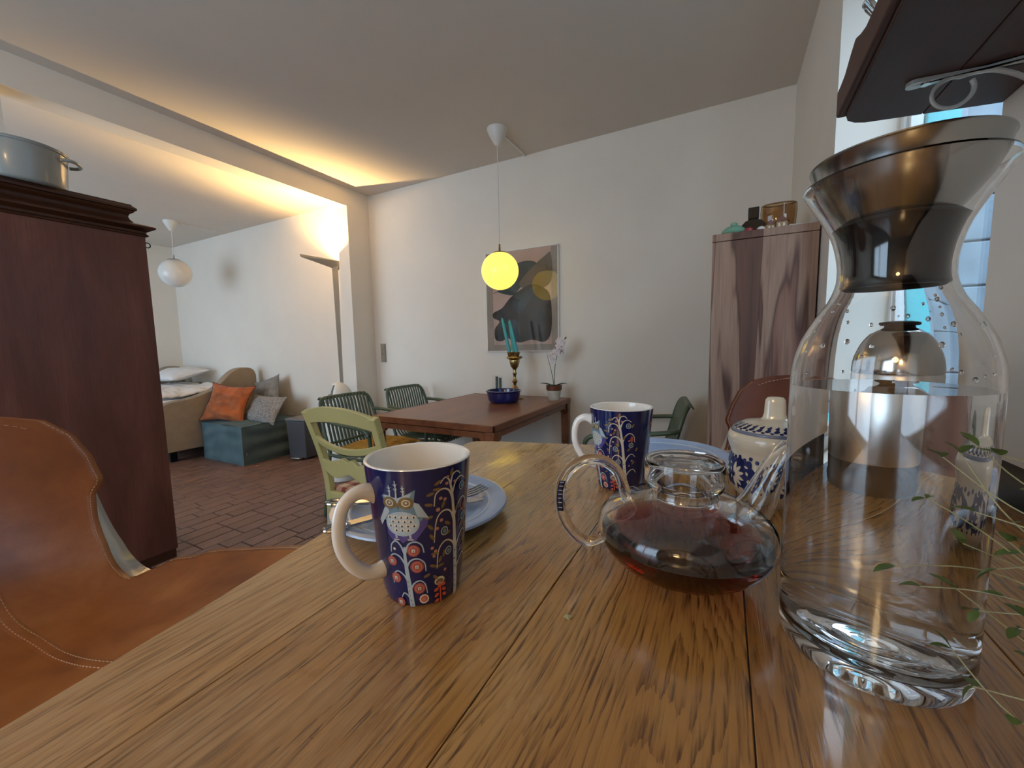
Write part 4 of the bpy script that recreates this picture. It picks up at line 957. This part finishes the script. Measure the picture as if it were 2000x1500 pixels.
# ------------------------------------------------------------------ green slatted armchairs
def make_armchair(label, mat='slat_green'):
    t = thing('slatted_armchair', label, 'chair', group='green slatted armchairs')
    path = lambda y: catmull([(.235, y, .405), (.225, y, .435), (.16, y, .445), (-.02, y, .430), (-.15, y, .430), (-.205, y, .465), (-.235, y, .56), (-.262, y, .68), (-.282, y, .76), (-.298, y, .795), (-.322, y, .800), (-.334, y, .785)], 4)
    ns = 14; mesh = None
    for k in range(ns):
        y = -.185+.37*k/(ns-1)
        ed = abs(2*k/(ns-1)-1)
        if mesh is None:
            o = obj('slat', MB().sweep_rect(path(0), .016, .009, (0, 1, 0)), mat, t, bevel=.002, bseg=1); mesh = o.data; o.location.y = y
        else:
            o = bpy.data.objects.new('slat', mesh); COL.objects.link(o); o.parent = t; o.location.y = y
            q_ = o.modifiers.new('edge', 'BEVEL'); q_.width = .002; q_.segments = 1; q_.limit_method = 'ANGLE'
    bf = catmull([(-.195, -.225, .44), (-.232, -.228, .56), (-.262, -.222, .68), (-.288, -.205, .765), (-.306, -.170, .793), (-.312, -.10, .798), (-.312, .10, .798), (-.306, .170, .793), (-.288, .205, .765), (-.262, .222, .68), (-.232, .228, .56), (-.195, .225, .44)], 5)
    obj('back_frame', MB().tube(bf, .0125, 12), mat, t)
    obj('seat_frame', MB().tube(catmull([(-.195, -.225, .43), (0, -.228, .425), (.20, -.225, .432), (.232, -.20, .425), (.232, .20, .425), (.20, .225, .432), (0, .228, .425), (-.195, .225, .43)], 5), .0115, 10), mat, t)
    obj('cross_bar', MB().tube([(-.215, -.225, .50), (-.215, .225, .50)], .009, 8), mat, t)
    for s_ in (-1, 1):
        arm = catmull([(-.262, s_*.222, .675), (-.20, s_*.250, .668), (-.05, s_*.268, .655), (.10, s_*.270, .645), (.185, s_*.266, .632), (.215, s_*.262, .600)], 6)
        obj('armrest', MB().tube(arm, .013, 12, flat=1.3), mat, t)
        obj('leg', MB().tube([(.215, s_*.262, .600), (.218, s_*.250, .43), (.245, s_*.245, 0)], .0125, 10), mat, t)
        obj('leg', MB().tube([(-.195, s_*.225, .46), (-.22, s_*.23, .30), (-.275, s_*.235, 0)], .0125, 10), mat, t)
    return t
ac1 = make_armchair('dark sage slatted armchair at the teak table, behind the pale green chair')
ac1.location = (-2.10, 1.965, 0)
ac2 = copy_tree(ac1); ac2.location = (-2.08, 2.550, 0); ac2['label'] = 'dark sage slatted armchair at the teak table, next to the wall with the switch'
ac3 = copy_tree(ac1); ac3.location = (-.49, 2.38, 0); ac3.rotation_euler.z = PI+math.radians(9); ac3['label'] = 'sage slatted armchair between the teak table and the rosewood cabinet'
def pillow_mesh(a, b, th, seed, wr=.016, pinch=.10, n=40, fold=None):
    rr = random.Random(seed); ox = Vector((rr.uniform(0, 50), rr.uniform(0, 50), rr.uniform(0, 50)))
    top, bot = [], []
    for i in range(n+1):
        r1, r2 = [], []
        for j in range(n+1):
            u, v = -1+2*i/n, -1+2*j/n
            x = a*u*(1-pinch*(1-abs(u)**2)*0-pinch*(1-v*v)*.0-pinch*(1-v*v)*(u*u)); y = b*v*(1-pinch*(1-u*u)*(v*v))
            e = max(0, (1-abs(u)**2.2))**.55*max(0, (1-abs(v)**2.2))**.55
            nz = noise.noise(Vector((u*2.2, v*2.2, 0))+ox)*wr*e+noise.noise(Vector((u*5, v*2, 3))+ox)*wr*.5*e
            if fold: nz += fold*e*math.sin(8*v+3*u+4.5*noise.noise(Vector((u*1.6, v*1.6, 7))+ox))*(.5+abs(noise.noise(Vector((u*1.3, v*2.3, 11))+ox))*2)
            r1.append((x, y, th*e+nz)); r2.append((x, y, -th*e*.8))
        top.append(r1); bot.append(r2)
    return MB().grid(top).grid(bot, flip=True)
def pillow(name, label, loc, rot, a, b, th, mat, seed, group=None, cat='cushion', fold=None, piping=None, pinch=.10):
    t = thing(name, label, cat, loc, group=group); t.rotation_euler = [math.radians(x) for x in rot]
    o = obj('cover', pillow_mesh(a, b, th, seed, fold=fold, pinch=pinch), mat, t, smooth=80)
    if piping:
        edge = [(a*math.copysign(1, 1)*u*(1-pinch*(1-v*v)*(u*u)), b*v*(1-pinch*(1-u*u)*(v*v)), 0) for u, v in
                [(-1+2*i/20, -1) for i in range(20)]+[(1, -1+2*i/20) for i in range(20)]+[(1-2*i/20, 1) for i in range(20)]+[(-1, 1-2*i/20) for i in range(20)]]
        obj('piping', MB().tube(edge, .004, 6, closed=True), piping, t)
    return t
pillow('seat_cushion', 'mustard seat cushion on the armchair behind the pale green chair', (-2.06, 1.965, .478), (0, -1, 0), .20, .19, .034, 'mustard', 1, 'mustard seat cushions', pinch=.03)
pillow('seat_cushion', 'mustard seat cushion on the armchair next to the switch wall', (-2.04, 2.550, .478), (0, -1, 0), .20, .19, .034, 'mustard', 2, 'mustard seat cushions', pinch=.03)

# ------------------------------------------------------------------ pale green chair
gc = thing('painted_chair', 'pale sage painted wooden chair with shaped back rails and plaid seat', 'chair', (-1.475, 1.245, 0), math.radians(-3))
for s_ in (-1, 1):
    P = catmull([(s_*.205, -.035, 0), (s_*.208, .0, .22), (s_*.212, .010, .45), (s_*.218, -.012, .62), (s_*.226, -.060, .80), (s_*.229, -.078, .852)], 4)
    obj('rear_post', MB().sweep_rect(P, .036, .032, (1, 0, 0)), 'chair_green', gc, bevel=.004, smooth=50)
    obj('front_leg', MB().sweep_rect([(s_*.205, .385, 0), (s_*.205, .385, .43)], [.028, .040], [.028, .040]), 'chair_green', gc, smooth=0, bevel=.003)
    obj('side_rail', MB().box(s_*.206-.011, s_*.206+.011, .02, .38, .375, .445), 'chair_green', gc, smooth=0, bevel=.003)
    obj('stretcher', MB().box(s_*.206-.009, s_*.206+.009, .0, .38, .16, .185), 'chair_green', gc, smooth=0, bevel=.003)
obj('rear_rail', MB().box(-.20, .20, -.004, .022, .365, .448), 'chair_green', gc, smooth=0, bevel=.006)
obj('front_rail', MB().box(-.20, .20, .374, .396, .375, .445), 'chair_green', gc, smooth=0, bevel=.004)
def rail(zf0, zf1, yoff, th, name, n=40, X=.232):
    P0 = [(-X+2*X*i/n, zf0(-1+2*i/n)) for i in range(n+1)]; P1 = [(-X+2*X*i/n, zf1(-1+2*i/n)) for i in range(n+1)]
    rows = []
    for (x, z0), (_, z1) in zip(P0, P1):
        def yb(z): # backward lean of the posts at this height, plus the curve of the rail across
            k = max(0, (z-.60)/.25); return -.010-.062*k-.018*(1-(x/X)**2)
        rows.append([(x, yb(z0)-th/2, z0), (x, yb(z1)-th/2, z1), (x, yb(z1)+th/2, z1), (x, yb(z0)+th/2, z0)])
    q = MB().grid(rows, cv=True); k = len(q.v); q.f += [(0, 1, 2, 3), (k-1, k-2, k-3, k-4)]
    return obj(name, q, 'chair_green', gc, bevel=.003, smooth=50)
rail(lambda u: .785+.030*(1-u*u), lambda u: .845+.040*(1-abs(u)**2.2), 0, .024, 'crest_rail', X=.245)
rail(lambda u: .662+.040*u*u, lambda u: .692+.042*u*u, 0, .020, 'middle_rail', X=.218)
def wav(u):
    a = abs(u); return .618+.016*math.cos(a*PI*1.05)+(.010*math.exp(-((a-.16)/.06)**2))-.012*math.exp(-((a-.30)/.05)**2)-.010*math.exp(-(a/.05)**2)+.020*max(0, a-.8)/.2
rail(lambda u: .548+.012*math.cos(abs(u)*PI*2)+.006*math.exp(-(u/.08)**2), wav, 0, .020, 'lower_rail', X=.216)
o = obj('seat_cushion', MB().box(-.20, .20, .018, .378, .440, .466), 'plaid', gc, bevel=.012, bseg=4)

# ------------------------------------------------------------------ next room: daybed, pouf, cushions, bins
db = thing('daybed', 'taupe upholstered daybed with curved ends made up in white', 'bed', (-5.75, 2.36, 0))
ep = catmull([(-.505, .60, 0), (-.44, .622, 0), (-.30, .640, 0), (-.16, .675, 0), (-.02, .735, 0), (.09, .845, 0), (.19, .915, 0), (.30, .930, 0), (.375, .905, 0), (.405, .84, 0)], 5)
poly = [(p.x, p.y) for p in ep]+[(.405, .12), (-.51, .12), (-.525, .30), (-.525, .55)]
for s_ in (-1, 1): obj('end_board', MB().prism(poly, s_*.83-.055, s_*.83+.055, 0), 'taupe', db, bevel=.03, bseg=3, smooth=60)
obj('base', MB().box(-.78, .78, -.50, .40, .12, .40), 'taupe', db, bevel=.015)
for sx in (-.75, .75):
    for sy in (-.42, .36): obj('foot', MB().box(sx-.03, sx+.03, sy-.03, sy+.03, 0, .12), 'black', db, smooth=0)
obj('mattress', MB().box(-.775, .775, -.49, .395, .40, .635), 'linen', db, bevel=.03, bseg=3)
def cloth(x0, x1, y0, y1, z0, amp, seed, n=46, drape=.10):
    rows = []; ox = Vector((seed*13.1, seed*7.7, 0))
    for i in range(n+1):
        r = []
        for j in range(n+1):
            x = x0+(x1-x0)*i/n; y = y0+(y1-y0)*j/n
            e = min(1, min(i, n-i)/3)*min(1, min(j, n-j)/3)
            h = noise.noise(Vector((x*4, y*6, 0))+ox)*amp+noise.noise(Vector((x*11, y*9, 2))+ox)*amp*.45+abs(noise.noise(Vector((x*3, y*16, 4))+ox))*amp*.8
            r.append((x, y, z0+h-(1-e)*.03))
        rows.append(r)
    return MB().grid(rows)
tag(obj('duvet', cloth(-6.50, -4.98, 1.885, 2.72, .700, .032, 3), 'linen', smooth=80, solid=.02), 'rumpled white duvet spread over the taupe daybed', 'duvet')
pillow('bed_pillow', 'plump white bed pillow on the daybed against the wall', (-6.15, 2.52, .835), (12, 0, 5), .32, .22, .08, 'linen', 9, cat='pillow')
pf_ = thing('floor_pouf', 'square teal fabric pouf on the brick floor', 'pouf', (-4.485, 2.475, 0))
hx, hy, hz = .365, .318, .385
q = MB(); N = 26
def pouf_face(fn):
    rows = []
    for i in range(N+1):
        r = []
        for j in range(N+1):
            u, v = -1+2*i/N, -1+2*j/N; r.append(fn(u, v))
        rows.append(r)
    q.grid(rows)
def disp(x, y, z, nx, ny, nz):
    k = .006*math.sin(z*46+3*noise.noise(Vector((x*3, y*3, z*2))))*(1-abs(nz))+.014*noise.noise(Vector((x*5, y*5, z*9)))
    e = max(abs(x)/hx, abs(y)/hy) if abs(nz) < .5 else 0
    top = .015*noise.noise(Vector((x*6, y*9, 1)))+.018*(1-(x/hx)**2)*(1-(y/hy)**2) if nz > .5 else 0
    edge = 1-max((abs(x)/hx)**8, (abs(y)/hy)**8) if abs(nz) > .5 else (1-(abs(2*z/hz-1))**8)*(1-min((abs(x)/hx)**10, (abs(y)/hy)**10)) 
    k *= edge
    return (x+nx*k, y+ny*k, z+nz*(k+top*1.0))
pouf_face(lambda u, v: disp(hx*u, hy*v, hz, 0, 0, 1)); pouf_face(lambda u, v: (hx*u, -hy*v, 0.0))
pouf_face(lambda u, v: disp(hx*u, -hy, hz*(v+1)/2, 0, -1, 0)); pouf_face(lambda u, v: disp(-hx*u, hy, hz*(v+1)/2, 0, 1, 0))
pouf_face(lambda u, v: disp(hx, hy*u, hz*(v+1)/2, 1, 0, 0)); pouf_face(lambda u, v: disp(-hx, -hy*u, hz*(v+1)/2, -1, 0, 0))
obj('cover', q, 'teal', pf_, smooth=50)
obj('zip_pull', MB().tube([(hx+.006, -hy+.03, .10), (hx+.006, -hy+.03, .125)], .004, 6), 'steel', pf_)
pillow('throw_cushion', 'crumpled burnt-orange velvet cushion on the teal pouf', (-4.635, 2.32, .575), (64, 6, 26), .235, .215, .060, 'orange', 21, 'cushions on the pouf', fold=.017, piping=plain('dark_piping', (.09, .02, .006), .8), pinch=.16)
pillow('throw_cushion', 'plain grey cushion behind the orange one, leaning on the wall', (-4.54, 2.675, .605), (76, -14, 4), .225, .215, .065, 'grey_fabric2', 22, 'cushions on the pouf', fold=.005)
pillow('throw_cushion', 'speckled grey cushion lying low at the end of the pouf', (-4.315, 2.50, .500), (56, 2, 8), .240, .165, .055, 'grey_fabric', 23, 'cushions on the pouf', fold=.004)
bn = thing('pedal_bin', 'dark grey rectangular pedal bin beside the teal pouf', 'bin', (-3.86, 2.63, 0), math.radians(8))
q = MB().grid([[(-.125*k, -.10*k, z), (.125*k, -.10*k, z), (.125*k, .12*k, z), (-.125*k, .12*k, z)] for k, z in ((.90, .012), (.93, .03), (1.02, .40))], cv=True); q.f += [(3, 2, 1, 0), (8, 9, 10, 11)]
obj('bin_body', q, 'bin', bn, bevel=.012, smooth=0)
obj('lid', MB().box(-.133, .133, -.108, .128, .40, .425), 'bin_lid', bn, bevel=.008)
obj('pedal', MB().box(-.055, .055, -.135, -.085, .014, .030), 'steel_dull', bn, bevel=.004)
hbn = thing('hooded_bin', 'white round-topped bin with a hooded opening in the doorway', 'bin', (-2.93, 2.34, 0))
obj('drum', MB().lathe([(0, 0), (.118, 0), (.124, .006), (.124, .10), (.121, .104), (.121, .650), (0, .650)], 48, capb=False, capt=False), 'white_lacquer', hbn)
obj('foot_ring', MB().lathe([(.122, .0), (.130, .003), (.130, .055), (.124, .062)], 48, capb=False, capt=False), 'white_plastic', hbn)
rows = []; N = 28
for i in range(15):
    p = math.radians(i*90/14); rr_, zz = .121*math.cos(p), .650+.190*math.sin(p)
    rows.append([(rr_*math.cos(2*PI*j/N), rr_*math.sin(2*PI*j/N), zz) for j in range(N)])
# leave the mouth open towards the next room
q = MB(); q.v = [tuple(v) for r in rows for v in r]
for i in range(14):
    for j in range(N):
        am = math.degrees(2*PI*(j+.5)/N)
        if 1 <= i <= 9 and 175 < am < 290: continue
        q.f.append((i*N+j, i*N+(j+1) % N, (i+1)*N+(j+1) % N, (i+1)*N+j))
obj('hood', q, 'white_lacquer', hbn, solid=.006, smooth=60)
obj('liner', MB().lathe([(.112, .652), (.105, .70), (.08, .74), (.0, .76)], 32, capb=False, capt=False), 'bin_lid', hbn)

# ------------------------------------------------------------------ rosewood cabinet and the things on it
cb = thing('rosewood_cabinet', 'tall cabinet of boldly figured rosewood in the corner', 'cabinet', (.122, 2.16, 0))
obj('carcass', MB().box(-.176, .180, -.222, .235, .07, 1.545), 'rosewood', cb, smooth=0)
obj('top_panel', MB().box(-.180, .182, -.242, .24, 1.545, 1.575), 'rosewood', cb, smooth=0, bevel=.002)
obj('door', MB().box(-.179, .181, -.240, -.222, .08, 1.5435), 'rosewood', cb, smooth=0, bevel=.0015)
obj('plinth', MB().box(-.165, .170, -.20, .22, 0, .072), 'darkboard', cb, smooth=0)
ZK = 1.575
v = thing('celadon_jar', 'squat celadon green jar on the cabinet', 'jar', (.020, 2.03, ZK))
obj('jar_body', MB().lathe([(0, 0), (.025, 0), (.034, .004), (.047, .014), (.050, .022), (.044, .034), (.030, .045), (.018, .050), (.014, .053), (0, .053)], 40, capb=False, capt=False), 'celadon', v)
obj('stopper', MB().lathe([(.013, .052), (.014, .060), (.009, .064), (0, .065)], 24, capt=False), 'celadon', v)
v = thing('black_flask', 'black square-shouldered flask with a block cap on the cabinet', 'bottle', (.092, 2.06, ZK))
q = MB().grid([[(-a, -.02, z), (a, -.02, z), (a, .02, z), (-a, .02, z)] for a, z in ((.036, 0), (.044, .004), (.044, .050), (.030, .066), (.014, .072))], cv=True); q.f += [(3, 2, 1, 0), (16, 17, 18, 19)]
obj('flask_body', q, 'black_gloss', v, bevel=.003, smooth=0)
obj('cap', MB().box(-.020, .020, -.018, .018, .074, .122), 'black_gloss', v, bevel=.003, smooth=0)
obj('neck', MB().box(-.010, .010, -.009, .009, .07, .076), 'steel', v, smooth=0)
v = thing('red_trinket', 'small round red lacquer box between jar and clay figures', 'trinket box', (.074, 1.985, ZK))
obj('base', MB().lathe([(0, 0), (.013, 0), (.017, .006), (.0175, .012), (0, .012)], 24, capb=False, capt=False), 'red_lac', v); obj('lid', MB().lathe([(.0178, .012), (.016, .020), (.008, .025), (0, .026)], 24, capt=False), 'red_lac', v)
tag(obj('pebble', MB().sphere((.118, 1.985, ZK+.0125), .0165, 20, 12, sz=.78), 'shell_white'), 'small round white stone in front of the black flask', 'stone')
def house(label, loc, s, rz):
    v = thing('clay_house', label, 'figurine', loc, rz, 'clay figurines on the cabinet')
    obj('walls', MB().box(-.018*s, .018*s, -.013*s, .013*s, 0, .032*s), 'ochre_clay', v, bevel=.002)
    obj('roof', MB().prism([(-.022*s, .031*s), (.022*s, .031*s), (0, .052*s)], -.016*s, .016*s, 1), 'terracotta', v, smooth=0, bevel=.001)
    obj('window', MB().box(-.011*s, -.004*s, -.0142*s, -.0128*s, .012*s, .024*s).box(.004*s, .011*s, -.0142*s, -.0128*s, .012*s, .024*s), 'shell_white', v, smooth=0)
    obj('chimney', MB().box(.006*s, .012*s, -.004*s, .004*s, .036*s, .058*s), 'shell_white', v, smooth=0)
house('little ochre clay house with white chimney, the smaller of the two', (.148, 1.99, ZK), .85, .3); house('little ochre clay house beside the amber vase, the larger of the two', (.190, 1.985, ZK), 1.05, -.25)
v = thing('amber_vase', 'smoky amber glass vase of flat oval shape', 'vase', (.185, 2.09, ZK))
obj('vase_body', MB().lathe([(0, 0), (.055, 0), (.060, .004), (.066, .10), (.064, .128), (.058, .130), (.058, .126), (.060, .10), (.055, .010), (0, .008)], 48, capb=False, capt=False, sy=.45), 'amber_glass', v)
obj('neck_ring', MB().lathe([(.059, .127), (.062, .130), (.058, .133), (.056, .130)], 48, closed=True, sy=.45), 'amber_glass', v)
v = thing('notebook', 'thin white notebook at the corner of the cabinet top', 'book', (.245, 1.985, ZK), .2)
obj('pages', MB().box(-.040, .040, -.028, .028, .001, .009), 'paper', v, smooth=0); obj('cover', MB().box(-.042, .042, -.030, .030, 0, .0015).box(-.042, .042, -.030, .030, .009, .0105).box(-.042, -.0405, -.03, .03, 0, .0105), 'shell_white', v, smooth=0)

# ------------------------------------------------------------------ wall shelf above the table
sh = thing('wall_shelf', 'dark brown wooden wall shelf on a grey scroll bracket', 'shelf', (0, 0, 1.44))
pl = [(XR, -.30), (XR, .792)]+[(.165-.018*0, .764), (.152, .757), (.142, .746), (.137, .730)]+[(.132, .50), (.128, .2), (.125, -.30)]
js = [.06, .228, .40]
for a, b in zip(js, js[1:]):
    obj('board', MB().prism(clip(clip(pl, a+.0003, True), b-.0003, False), 0, .026), 'shelf', sh, smooth=0, bevel=.0012)
lip = []
for i in range(41):
    y = .742-.9*i/40; x = .137-(.742-y)*.0125
    h = .040+.016*math.exp(-((y-.655)/.028)**2)+.012*math.exp(-((y-.40)/.05)**2)+.012*math.exp(-((y-.1)/.05)**2)
    lip.append([(x-.009, y, .004), (x+.005, y, .004), (x+.005, y, h), (x-.009, y, h)])
q = MB().grid(lip, cv=True); k = len(q.v); q.f += [(0, 1, 2, 3), (k-1, k-2, k-3, k-4)]
obj('front_lip', q, 'shelf', sh, bevel=.003, smooth=40)
br = obj('bracket', MB().prism([(.182+.008*(1-math.cos(a)), .676+.008*math.sin(a)) for a in [PI/2-k*PI/8 for k in range(9)]][::-1]+[(XR, .668), (XR, .684)], -.005, -.0005), 'bracket', sh, smooth=0)
scr = [(.309, .700, -.040), (.300, .692, -.030), (.280, .684, -.016), (.258, .679, -.006), (.240, .677, -.0045)]+[(.223+.0172*math.cos(a), .676-.003*k/18, -.0215+.0168*math.sin(a)) for k, a in enumerate([1.2+k*.33 for k in range(18)])]
obj('scroll', MB().tube(catmull(scr, 3), .0022, 8, flat=1.3), 'bracket', br)
obj('screw', MB().tube([(.200, .676, -.0065), (.200, .676, -.0045)], .0045, 12), 'steel_dull', br)
gd = thing('glass_dish', 'small scalloped pressed-glass dish on the edge of the shelf', 'dish', (.175, .60, 1.466))
rows = []
for r, z, k in ((.022, .0, 0), (.028, .004, .2), (.040, .022, .6), (.050, .040, 1), (.052, .046, 1), (.046, .044, 1), (.036, .024, .6), (.020, .008, .2)):
    rows.append([((r+.003*k*math.cos(12*a))*math.cos(a), (r+.003*k*math.cos(12*a))*math.sin(a), z) for a in [2*PI*j/96 for j in range(96)]])
q = MB().grid(rows, cv=True); q.f += [tuple(range(96))[::-1], tuple(range(7*96, 8*96))]
obj('dish_body', q, 'glass', gd, smooth=60)
obj('dish_rim', MB().tube([((.0515+.003*math.cos(12*a))*math.cos(a), (.0515+.003*math.cos(12*a))*math.sin(a), .0465) for a in [2*PI*j/96 for j in range(96)]], .0014, 6, closed=True), 'glass', gd)

# ------------------------------------------------------------------ third pendant (behind the viewpoint, seen in the glass)
kp = thing('kitchen_pendant', 'warm lit globe pendant lamp by the grey wall with the window', 'lamp', (-.08, -1.33, 1.80))
obj('globe', MB().sphere((0, 0, 0), .10, 40, 24), emis('warm_globe', (1.0, .66, .30), 27.0), kp)
obj('cord', MB().tube([(0, 0, .12), (0, 0, ZT-1.80-.05)], .003, 8), 'white_plastic', kp)
obj('cap', MB().lathe([(.045, .085), (.040, .10), (.010, .125)], 24), 'brass', kp)
obj('canopy', MB().lathe([(.012, ZT-1.80-.07), (.055, ZT-1.80-.01), (.055, ZT-1.80)], 32), 'white_plastic', kp)
